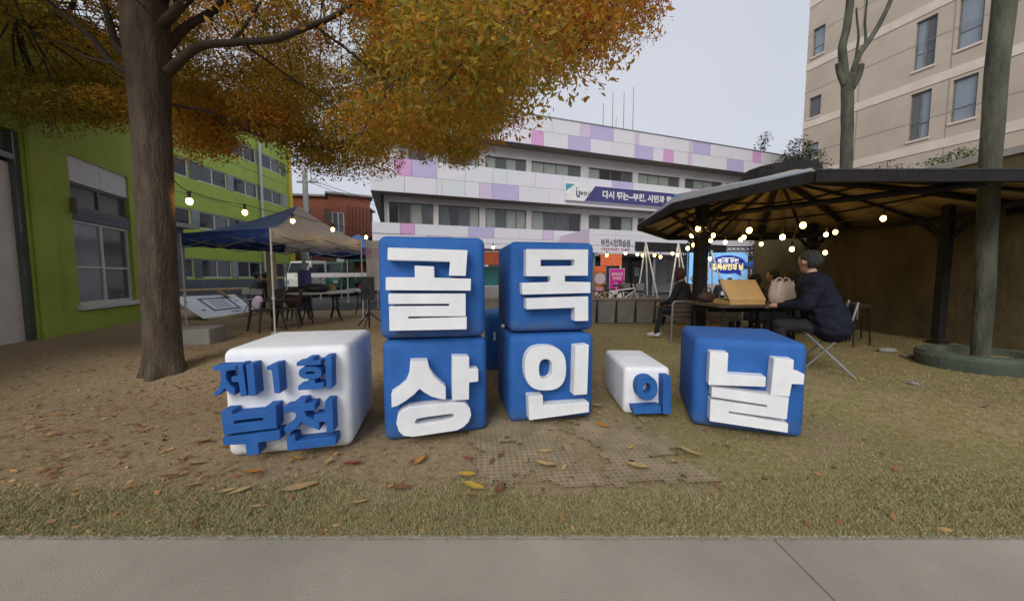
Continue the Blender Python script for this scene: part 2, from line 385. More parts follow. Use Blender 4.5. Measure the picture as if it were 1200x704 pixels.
# ================================================================== THE GROUND
def axis(dense0, dense1, step, far0, far1):
    a = list(np.arange(dense0, dense1+1e-6, step)); s = step; x = a[-1]
    while x < far1: s *= 1.25; x += s; a.append(min(x, far1))
    s = step; x = a[0]; pre = []
    while x > far0: s *= 1.25; x -= s; pre.append(max(x, far0))
    return pre[::-1]+a
def greenness(x, y):
    v = .05+.42*sst(-.2, 1.6, x)*sst(1.2, 2.2, y)
    v = max(v, .50*(1-sst(1.85, 2.25, y+.12*noise.noise((x*2, 0, 0))))) if y < 3 else v
    if y > 3.6: v = max(v, .38*sst(3.8, 6, y)*sst(-6.5, -3, x))
    return v-.25*sst(-1.5, -4, x)
def ground():
    xs = axis(-9, 7, .11, -150, 150); ys = axis(1.66, 9, .11, 1.66, 160)
    vs = []; g = []
    for y in ys:
        for x in xs:
            n = noise.noise((x*1.7, y*1.7, 0))*.012+noise.noise((x*7, y*7, 3))*.007
            vs.append((x, y, hgt(x, y)+(n-.004)*min(1, (y-1.66)/.1)*(1 if y < 14 else .2))); g.append(greenness(x, y))
    w = len(xs); fs = [(j*w+i, j*w+i+1, (j+1)*w+i+1, (j+1)*w+i) for j in range(len(ys)-1) for i in range(w-1)]
    m = MB(); m.add(vs, fs); o = m.build('ground', 'ground', smooth=True, kind='structure')
    a = o.data.attributes.new('green', 'FLOAT', 'POINT'); a.data.foreach_set('value', g)
ground()
pv = MB()
pv.box((-150, -60, -.30), (150, 1.634, -.045))
pv = pv.build('pavement', 'pave', kind='structure')
x = -10.38; k = 0
while x < 9:
    sl_ = MB(); j = .0035
    sl_.box((x+j, -1.5, -.04), (x+3.9-j, 1.634, .001))
    sl_.build('paving_slab', 'pave', pv, bevel=.003); x += 3.9
kb = MB(); kb = kb.box((-150, 1.637, -.3), (150, 1.648, -.02)).build('kerb', 'kerb', kind='structure')
x = -9
while x < 9:
    w = .98
    piece('kerbstone', 'kerb', kb, (x, 1.638, -.05), (x+w-.004, 1.648+.005*rng.random(), .002+.003*rng.random())); x += w
yard = MB().box((-60, 11.5, .204), (60, 70, .208)).build('yard', 'asph', kind='structure')
yard2 = None

# ================================================================== MAIN BUILDING (long pale offices with coloured panels)
DIR = math.atan2(math.cos(R(71.5)), math.sin(R(71.5)))
def T_(px, D=0.0, py=250):
    k = ray(px, py); k = k.x/k.y; sx, sy = math.cos(DIR), math.sin(DIR)
    ox, oy = -sy*D, 20+sx*D
    return (k*oy-ox)/(sx-k*sy)
mb_ = thing('office_building', 'long pale three storey building with pink and lilac facade panels', 'building', (0, 20, 0), DIR)
X0, X1 = -7.55, 25.5
bays3 = [(T_(a, .85, 205), T_(b, .85, 205)) for a, b in ((470, 508), (514, 562), (569, 617), (623, 681), (690, 742), (748, 797), (803, 847), (852, 890), (895, 925))]
bays2 = [(T_(a, .85), T_(b, .85)) for a, b in ((453, 508), (514, 562), (569, 617), (623, 681), (690, 742), (748, 797), (803, 847), (852, 890))]
b0 = MB(); hs = [(a, b, 7.42, 8.36) for a, b in bays3]+[(a, b, 4.2, 5.36) for a, b in bays2]
door_x0, door_x1 = 4.9, 10.8
hs += [(door_x0, door_x1, .25, 2.75), (-5.5, -2.2, .9, 2.6), (-1.2, 2.2, .9, 2.6), (12, 15, .9, 2.6)]
holed(b0, X0+.6, X1-.6, 0, 10.4, .85, .25, hs)
b0.box((X0+.6, 1.15, 0), (X1-.6, 12, 10.4)); b0.box((X0+.6, .9, 0), (X0+.85, 1.15, 10.4)); b0.box((X1-.85, .9, 0), (X1-.6, 1.15, 10.4))
b0.build('wall', 'mwall', mb_)
pats = [('glassd', 'glassm', 'glassc', 'glassm'), ('glassm', 'glassd', 'glassm', 'glassc'), ('glassc', 'glassm', 'glassc', 'glassc'), ('glassc', 'glassm', 'glassm', 'glassd'), ('glassm', 'glassc', 'glassd', 'glassc')]
p3 = [('glassc', 'glassm', 'glassd', 'glassc'), ('glassc', 'glassd', 'glassm', 'glassc'), ('glassc', 'glassm', 'glassc', 'glassm'), ('glassc', 'glassc', 'glassc', 'glassm'), ('glassc', 'glassd', 'glassd', 'glassm'), ('glassc', 'glassc', 'glassc', 'glassm'), ('glassm', 'glassc', 'glassc', 'glassm'), ('glassc', 'glassm', 'glassc', 'glassm'), ('glassm',)*4]
for i, (a, b) in enumerate(bays3): window(mb_, a, b, 7.42, 8.36, .98, 4, 'framed', p3[i], .06)
for i, (a, b) in enumerate(bays2): window(mb_, a, b, 4.2, 5.36, .98, 4, 'framed', pats[i % 5], .06)
window(mb_, -5.5, -2.2, .9, 2.6, 1.0, 4, 'framed', pats[0]); window(mb_, -1.2, 2.2, .9, 2.6, 1.0, 4, 'framed', pats[1]); window(mb_, 12, 15, .9, 2.6, 1.0, 3, 'framed', pats[2])
bands = [(8.97, 10.62), (5.69, 7.40), (2.95, 4.17)]
for bi, (z0, z1) in enumerate(bands):
    y0 = 0 if bi < 2 else .45
    s = MB(); s.box((X0+.03, y0+.05, z0+.03), (X1, 1.0, z1-.03)); s.box((X0+.03, 1.0, z0+.03), (X0+.55, 12, z1-.03)); s.build('band_core', 'framed', mb_)
    so_ = MB().box((X0+.02, y0+.02, z0-.02), (X1, 1.0, z0+.028)).box((X0+.02, 1.0, z0-.02), (X0+.62, 12, z0+.028)); so_.build('soffit', 'soffit', mb_)
colored = {(0, 1): [(600, 612, 'p_rose'), (680, 692, 'p_rose'), (692, 719, 'p_lilac'), (744, 749, 'p_rose'), (808, 813, 'p_rose'), (813, 833, 'p_lilac'), (883, 893, 'p_pink')],
           (0, 0): [(623, 637, 'p_pink'), (666, 692, 'p_lilac'), (744, 766, 'p_lilac'), (778, 790, 'p_pink'), (807, 812, 'p_rose'), (853, 873, 'p_lilac')],
           (1, 1): [(463, 483, 'p_pink'), (483, 512, 'p_lilac'), (578, 594, 'p_mint'), (717, 742, 'p_lilac'), (810, 816, 'p_pink')],
           (1, 0): [(512, 518, 'p_white'), (562, 577, 'p_rose'), (577, 608, 'p_lilac'), (518, 545, 'p_mint')],
           (2, 1): [(469, 486, 'p_pink'), (549, 579, 'p_lilac'), (636, 649, 'p_rose')], (2, 0): [(500, 530, 'p_lilac'), (600, 625, 'p_pale')]}
for bi, (z0, z1) in enumerate(bands):
    y0 = 0 if bi < 2 else .45; zm = (z0+z1)/2
    for r_ in (0, 1):
        a0, a1 = (z0, zm-.008) if r_ == 0 else (zm+.008, z1)
        cs = sorted((T_(p, y0, (165, 225, 270)[bi]), T_(q, y0, (165, 225, 270)[bi]), c) for p, q, c in colored[(bi, r_)])
        cuts = []; x = X0
        for p, q, c in cs+[(X1, X1, None)]:
            n = max(1, round((p-x)/1.98))
            if p-x > .05:
                for k in range(n): cuts.append((x+(p-x)*k/n, x+(p-x)*(k+1)/n, 'p_white' if rng.random() < .72 else 'p_pale'))
            if c: cuts.append((p, q, c))
            x = q
        for p, q, c in cuts: piece('facade_panel', c, mb_, (p+.008, y0+.001*(rng.random()), a0), (q-.008, y0+.06, a1))
    for k in range(6): piece('facade_panel', 'p_pale' if k % 3 else 'p_white', mb_, (X0, y0+.07+k*2, z0), (X0+.05, y0+.06+(k+1)*2-.01, z1))
MB().box((X0-.02, -.03, 10.62), (X1+.02, 1.0, 10.68)).box((X0-.02, 1.0, 10.62), (X1, 12, 10.66)).build('coping', 'gmetal', mb_)
pipe = MB(); pipe.tube([(X0+.52, .74, 5.66), (X0+.52, .74, 0)], .05); pipe.build('downpipe', 'dmetal', mb_)
ph = MB(); a, b = T_(757, 3, 160), T_(833, 3, 160); ph.box((a, 3, 10.6), (b, 8, 11.55)); ph.build('penthouse_wall', 'mwall', mb_)
MB().box((a-.2, 2.7, 11.55), (b+.2, 8.3, 11.75)).build('penthouse_roof', 'dmetal', mb_)
# ground floor doors behind the bicycles
dw = MB(); n = 6; w = (door_x1-door_x0)/n
for i in range(n+1): dw.box((door_x0+w*i-.03, .93, .25), (door_x0+w*i+.03, 1.0, 2.72))
dw.box((door_x0, .935, 2.1), (door_x1, .995, 2.16)); dw.box((door_x0, .925, 2.66), (door_x1, 1.005, 2.75)); dw.build('door_frame', 'framed', mb_)
for i in range(n):
    p_ = piece('glass_door', ('glassm', 'glassd', 'glassw')[i % 3], mb_, (door_x0+w*i+.03, .96, .25), (door_x0+w*(i+1)-.03, .98, 2.66))
for i, (px_, c) in enumerate(((.35, 'board'), (1.35, 'l_tan'), (3.2, 'board'), (4.4, 'print_w'))):
    piece('door_poster', c, mb_, (door_x0+px_, .945, 1.35), (door_x0+px_+.42, .957, 1.95))
# banner on the middle band
bt = thing('facade_banner', 'navy and white city banner hung on the middle band of the pale building', 'banner', (0, 20, 0), DIR)
a, b = T_(662, -.12), T_(816, -.12); z0, z1 = 5.93, 6.92
bw = b-a
MB().box((a, -.16, z0), (b, -.06, z1)).build('backing', 'print_w', bt)
MB().prism([[(a+1.30, z0+.02), (b-.02, z0+.02), (b-.02, z1-.02), (a+2.05, z1-.02)]], -.17, -.161).build('navy_field', 'bnavy', bt)
MB().prism([[(a+.02, z1-.45), (a+.02, z1-.02), (a+.62, z1-.02)]], -.17, -.161).build('teal_corner', 'teal', bt)
MB().prism([[(b-1.45, z0+.03), (b-.03, z0+.03), (b-.03, z1-.03), (b-2.15, z1-.03)]], -.178, -.171).build('blue_corner', 'bblue', bt)
lg = MB(); lg.prism([[(a+.72, z0+.62), (a+.72, z0+.32), (a+.80, z0+.22), (a+.98, z0+.22), (a+.98, z0+.62), (a+.90, z0+.62), (a+.90, z0+.31), (a+.80, z0+.31), (a+.80, z0+.62)]], -.17, -.161); lg.ball((a+.76, -.165, z0+.74), (.05, .005, .05)); lg.build('logo', 'bnavy', bt)
text('부천시', .27, 'print_k', bt, TT(a+1.36, -.166, z0+.44))
ta, tb = T_(706, -.17, 230), T_(793, -.17, 236)
text('다시 뛰는~부천, 시민과 함께', .50, 'print_w', bt, TT((ta+tb)/2, -.184, (z0+z1)/2-.02), bold=.035, width=tb-ta)
# entrance canopy
q = at(691, 268, 18.0)
cb = thing('entrance_canopy', 'pale entrance canopy with Korean lettering and a black display strip', 'entrance canopy', (q.x, 18.0, 0), DIR)
zt = q.z; zb = at(691, 296, 18.0).z; L_ = 9.5
MB().box((.03, .03, zb+.02), (L_, 3.4, zt-.02)).build('canopy_core', 'mwall', cb)
for i in range(6): piece('canopy_panel', 'p_white' if i % 2 else 'p_pale', cb, (i*1.6+.005, 0, zb), (min(L_, i*1.6+1.59), .04, zt-.30)); piece('canopy_panel', 'p_white', cb, (i*1.6+.005, 0, zt-.29), (min(L_, i*1.6+1.59), .042, zt))
for i in range(2): piece('canopy_panel', 'p_rose', cb, (0, i*1.7+.05, zb), (.04, i*1.7+1.74, zt))
text('부천시민학습원', .42, 'print_k', cb, TT(1.62, -.004, zb+.52), bold=.02, width=1.85)
text('부천시평생학습센터  부천교육원', .16, 'print_r', cb, TT(1.62, -.004, zb+.2), bold=.01, width=1.8)
MB().box((2.85, -.05, zb+.16), (L_, -.001, zb+.66)).build('display_strip', 'black', cb)
for i in range(3): MB().tube([(.6+i*4, .5, .1), (.6+i*4, .5, zb)], .09, 10).build('column', 'gmetal', cb)
# antennas
for i, (px, y0, y1) in enumerate(((707, 121, 148), (718, 108, 150), (731, 108, 153), (742, 102, 155))):
    D = 2.0; t = T_(px, D, 130); bx, by = t*math.cos(DIR)-D*math.sin(DIR), 20+t*math.sin(DIR)+D*math.cos(DIR)
    zt_ = at(px, y0, by).z
    a_ = thing('roof_antenna', ('shortest thin mast, leftmost of the roof antennas', 'second roof mast from the left with a small bracket beside it', 'third roof mast from the left on the pale building', 'tallest thin mast at the right end of the roof antennas')[i], 'antenna', (bx, by, 10.4), DIR, 'masts on the roof')
    MB().tube([(0, 0, 0), (0, 0, zt_-10.4)], [.035, .02], 6).build('mast', 'galv', a_)
    if i == 1: MB().tube([(0, 0, 1.2), (.3, 0, 1.25), (.3, 0, 1.9)], .02, 5).build('bracket', 'galv', a_)
    MB().cbox((0, 0, .08), (.25, .25, .16)).build('foot', 'galv', a_)

# ================================================================== GREEN BUILDINGS ON THE LEFT
gb = thing('green_building', 'lime green three storey block with rows of dark windows and a yellow corner', 'building', (-18, 28, 0), R(90))
# local +x = world +y, so local x is negative towards the camera
rows = [(1.25, 2.35), (4.1, 5.1), (6.8, 7.8), (9.2, 10.2)]
g0 = MB(); wins = []; x = -.75; GX = -17.5
while x > GX+2.4:
    wins.append((x-2.1, x)); x -= 2.6
holed(g0, GX, 0, 1.15, 11.9, 0, .22, [(a, b, z0, z1) for a, b in wins for z0, z1 in rows])
g0.box((GX, .23, 0), (0, 9, 11.9)); g0.box((-.01, .005, 0), (-.001, .23, 11.9)); g0.build('wall', 'limep', gb)
MB().box((GX, -.05, 0), (0, .2, 1.15)).build('plinth', 'bluegrey', gb)
for k, (z0, z1) in enumerate(rows):
    for i, (a, b) in enumerate(wins):
        window(gb, a, b, z0, z1, .1, 2, 'frame', (('glassd', 'glassm'), ('glassm', 'glassd'), ('glassd', 'glassd'))[(i+k) % 3], .07)
        piece('infill_panel', 'bluegrey' if (i+k) % 2 else 'glassw', gb, (b+.02, -.02, z0), (b+.48, .02, z1))
for z in (3.2, 5.9, 8.6, 11.2): MB().box((GX, -.012, z), (0, -.001, z+.02)).build('panel_joint', 'bluegrey', gb)
piece('corner_strip', 'yellow', gb, (0, -.12, 0), (.35, .3, 11.95)); MB().box((GX, -.1, 11.9), (.35, 9, 12.02)).build('coping', 'gmetal', gb)
MB().tube([(-3.15, -.12, 11.8), (-3.15, -.12, .1)], .09).build('downpipe', 'frame', gb)
# grey awning block at the near end
aw = thing('grey_annex', 'low grey annex with flat canopy slab beside the lime building', 'building', (-15.5, 14.3, 0), R(90))
MB().box((-1.5, .2, 0), (2.2, 2.2, 3.6)).build('wall', 'bluegrey', aw); MB().box((-1.6, -.3, 3.6), (2.4, 2.3, 3.8)).build('canopy_slab', 'conc', aw)
window(aw, -.9, 1.6, 1.3, 2.6, .15, 3, 'frame', ('glassd', 'glassm'), .06)

# near lime wall with door and large window
A0, A1 = Vector((-7.94, 4.6, 0)), Vector((-9.6, 8.9, 0)); nd = (A1-A0); NL = nd.length
nb = thing('lime_wall_building', 'near lime rendered building front with pale door and tall window', 'building', A0, math.atan2(nd.y, nd.x))
# local x from A0 towards A1; the street side is local -y
def nX(px):
    k = ray(px, 324); k = k.x/k.y; d = nd.normalized(); return (k*A0.y-A0.x)/(d.x-k*d.y)
def nZ(px, py): t = nX(px); d = nd.normalized(); return at(px, py, A0.y+d.y*t).z
wx0, wx1 = nX(91), nX(158); dz = nZ(20, 147); dx1 = nX(40)
wz0, wz1 = nZ(110, 356), nZ(110, 188)
w_ = MB(); holed(w_, -3.2, NL, .1, 6.6, 0, .25, [(wx0, wx1, wz0, wz1), (-1.6, dx1, .16, dz)])
w_.box((-3.2, .26, 0), (NL, 4, 6.6)); w_.add([(NL, 0, 0), (NL, .26, 0), (NL, .26, 6.6), (NL, 0, 6.6)], [(0, 1, 2, 3)]); w_.build('wall', 'lime', nb)
MB().box((dx1+.3, -.035, .1), (NL+.03, -.001, wz0-.12)).build('plinth', 'lime', nb, bevel=.01)
MB().box((wx0-.9, -.07, .1), (wx0-.5, -.002, 6.6)).build('pilaster', 'lime', nb, bevel=.012)
MB().box((wx0-.06, -.10, wz0-.10), (wx1+.08, .1, wz0-.002)).build('sill', 'frame', nb, bevel=.01)
H_ = wz1-wz0; z_a, z_b, z_c = wz0+H_*.58, wz0+H_*.66, wz0+H_*.83
window(nb, wx0, wx1, wz0, z_a, .1, 2, 'frame', ('glassw', 'glassm'), .06, rail=wz0+H_*.26)
piece('spandrel_panel', 'bluegrey', nb, (wx0, .02, z_a+.003), (wx1, .12, z_b-.003))
window(nb, wx0, wx1, z_b, z_c, .1, 2, 'framed', ('glassm', 'glassm'), .05)
piece('head_panel', 'frame', nb, (wx0, .03, z_c+.003), ((wx0+wx1)/2-.005, .12, wz1)); piece('head_panel', 'frame', nb, ((wx0+wx1)/2+.005, .03, z_c+.003), (wx1, .12, wz1))
dr = MB().box((-1.55, .1, .16), (dx1-.12, .15, dz-.55)).build('door', 'doorw', nb)
piece('door_glass', 'glassm', dr, (-.95, .085, .9), (dx1-.95, .099, 1.9))
MB().box((dx1-.12, .03, .16), (dx1-.002, .2, dz-.02)).box((-1.6, .03, dz-.5), (dx1-.122, .2, dz-.40)).build('door_frame', 'glassm', nb)
piece('door_head_panel', 'framed', nb, (-1.6, .12, dz-.398), (dx1-.122, .16, dz-.02))
MB().cbox((dx1+.95, -.05, 2.75), (.08, .1, .3)).build('wall_lamp', 'framed', nb)

# ================================================================== RED BRICK BUILDINGS BEYOND THE TENT
def block(name, label, cat, X, Y, rz, w, d, h, m, roofm, rows, cols, wm='framed', slab=.3, glass=('glassd', 'glassm')):
    t = thing(name, label, cat, (X, Y, 0), rz)
    hs = []
    for z0, z1 in rows:
        for a, b in cols: hs.append((a, b, z0, z1))
    k = MB(); holed(k, 0, w, 0, h, 0, .2, hs); k.box((0, .2, 0), (w, d, h)); k.add([(w, 0, 0), (w, .2, 0), (w, .2, h), (w, 0, h), (0, 0, 0), (0, .2, 0), (0, .2, h), (0, 0, h)], [(0, 1, 2, 3), (4, 7, 6, 5)]); k.build('wall', m, t)
    for a, b, z0, z1 in hs: window(t, a, b, z0, z1, .08, 2, wm, glass, .08)
    MB().box((-slab, -slab, h), (w+slab, d+slab, h+.22)).build('roof', roofm, t, bevel=.03)
    return t
def PX(px, Y): k = ray(px, 324); return k.x/k.y*Y
b1 = block('brick_building', 'brown brick building with flat grey roof slab behind the white tent peak', 'building', PX(340, 34), 34, R(8), 6.0, 8, at(390, 235, 36).z, 'brick', 'conc', [(1.2, 2.6), (4.2, 5.6), (6.6, 8.0)], [(.6, 2.2), (3.4, 5.2)], glass=('glassm', 'glassd'))
b2 = block('brick_building', 'taller red brick building with ribbed end wall, beside the left end of the offices', 'building', PX(392, 34), 33.4, R(28), 3.7, 7, at(405, 232, 35).z, 'brick', 'conc', [(2.0, 3.2), (5.6, 7.6)], [(.25, 1.3)], 'frame')
for i in range(7): piece('brick_rib', 'brick2', b2, (1.55+i*.32, -.10, 4.2), (1.68+i*.32, -.003, 8.3))
b3 = block('brick_shop', 'dark brown brick shop with white hanging signs behind the tent', 'shop', PX(343, 30), 30, 0, 7.2, 2, 4.6, 'brick2', 'dmetal', [(.6, 2.4)], [(.5, 2.6), (3.2, 5.2)], glass=('glassm', 'glassw'))
piece('awning', 'green_aw', b3, (5.2, -1.2, 2.6), (7.2, -.01, 3.2)); piece('sign_board', 'print_w', b3, (4.1, -.4, 2.35), (4.75, -.3, 4.0))
text('세탁', .42, 'print_k', b3, TT(4.43, -.405, 3.3), name='sign_lettering', width=.5)
disc = MB(); disc.tube([(5.25, -.4, 3.7), (5.25, -.3, 3.7)], .3, 16); disc.build('round_sign', 'print_w', b3)
b4 = block('brick_house', 'small low red brick house at the foot of the office building corner', 'building', PX(424, 38), 38, R(5), 2.4, 4, at(430, 280, 38).z, 'brick', 'conc', [(1.5, 2.6)], [(.6, 1.8)])

# ================================================================== BEIGE BUILDING ON THE RIGHT
kx = ray(940, 170); BX, BY = kx.x/kx.y*22, 22
bd = Vector((.351, -.936, 0)).normalized()
be = thing('beige_building', 'tall beige rendered building with pale floor bands and scattered windows', 'building', (BX, BY, 0), math.atan2(bd.y, bd.x))
def bS(px, py=120): k = ray(px, py); k = k.x/k.y; return (k*BY-BX)/(bd.x-k*bd.y)
cols = [((bS(948)+.02, bS(962)), (8.0, 9.0), (10.6, 12.1), (14.4, 15.9), 5.4), ((bS(1067), bS(1091)), (8.05, 10.3), (11.4, 13.7), (15.0, 17.2), 5.2), ((bS(1115), bS(1144)), (8.4, 10.3), (11.6, 13.9), (15.2, 17.4), 5.2), ((11.5, 12.6), (8.4, 10.3), (11.6, 13.7), (15.2, 17.3), 5.2)]
cols[0] = (cols[0][0], (8.55, 9.45), (11.0, 12.2), (14.6, 16.2), 5.4)
hs = [(c[0][0], c[0][1], z0, z1) for c in cols for z0, z1 in c[1:4]]
k = MB(); holed(k, 0, 16, 0, 21, 0, .3, hs); k.box((0, .31, 0), (16, 12, 21)); k.add([(0, 0, 0), (0, .31, 0), (0, .31, 21), (0, 0, 21)], [(0, 3, 2, 1)]); k.build('wall', 'beige', be)
for i, c in enumerate(cols):
    for j, (z0, z1) in enumerate(c[1:4]):
        rl = z0+(z1-z0)*.33
        window(be, c[0][0], c[0][1], z0, z1, .14, 1 if i != 1 else 2, 'framed', (('glassw', 'glassw'), ('glassm', 'glassw'), ('glassw', 'glassm'))[(i+j) % 3], .06, rail=rl)
        MB().box((c[0][0]-.05, -.06, z0-.1), (c[0][1]+.05, .1, z0-.003)).build('sill', 'band', be)
for z in (7.35, 10.45, 13.9, 17.6): MB().box((-.01, -.035, z), (16, -.001, z+.42)).build('floor_band', 'band', be, bevel=.008)
for z in (8.9, 12.6, 15.9):
    MB().box((-.01, -.006, z), (16, -.001, z+.025)).build('render_joint', 'framed', be)
for x in (2.6, 5.9, 9.2): MB().box((x, -.008, 6), (x+.03, -.0012, 20.9)).build('render_joint', 'soffit', be)
MB().box((-.1, -.15, 21), (16.2, 12.2, 21.3)).build('coping', 'conc', be)

# ================================================================== OLIVE BOUNDARY WALL
w0, w1 = Vector((7.0, 10.0, 0)), Vector((7.9, 2.0, 0)); wd = w1-w0
ow = thing('boundary_wall', 'tall olive brown rendered boundary wall behind the pavilion', 'wall', w0, math.atan2(wd.y, wd.x))
for i in range(3):
    L0 = wd.length/3; MB().box((i*L0+.005, .03, 0), ((i+1)*L0-.005, .25, 3.15)).build('wall_panel', 'olive', ow)
MB().box((0, 0, 3.15), (wd.length, .3, 3.27)).build('coping', 'conc', ow, bevel=.01)
MB().box((0, .0, .0), (wd.length, .029, .42)).build('plinth', 'olive', ow, bevel=.01)

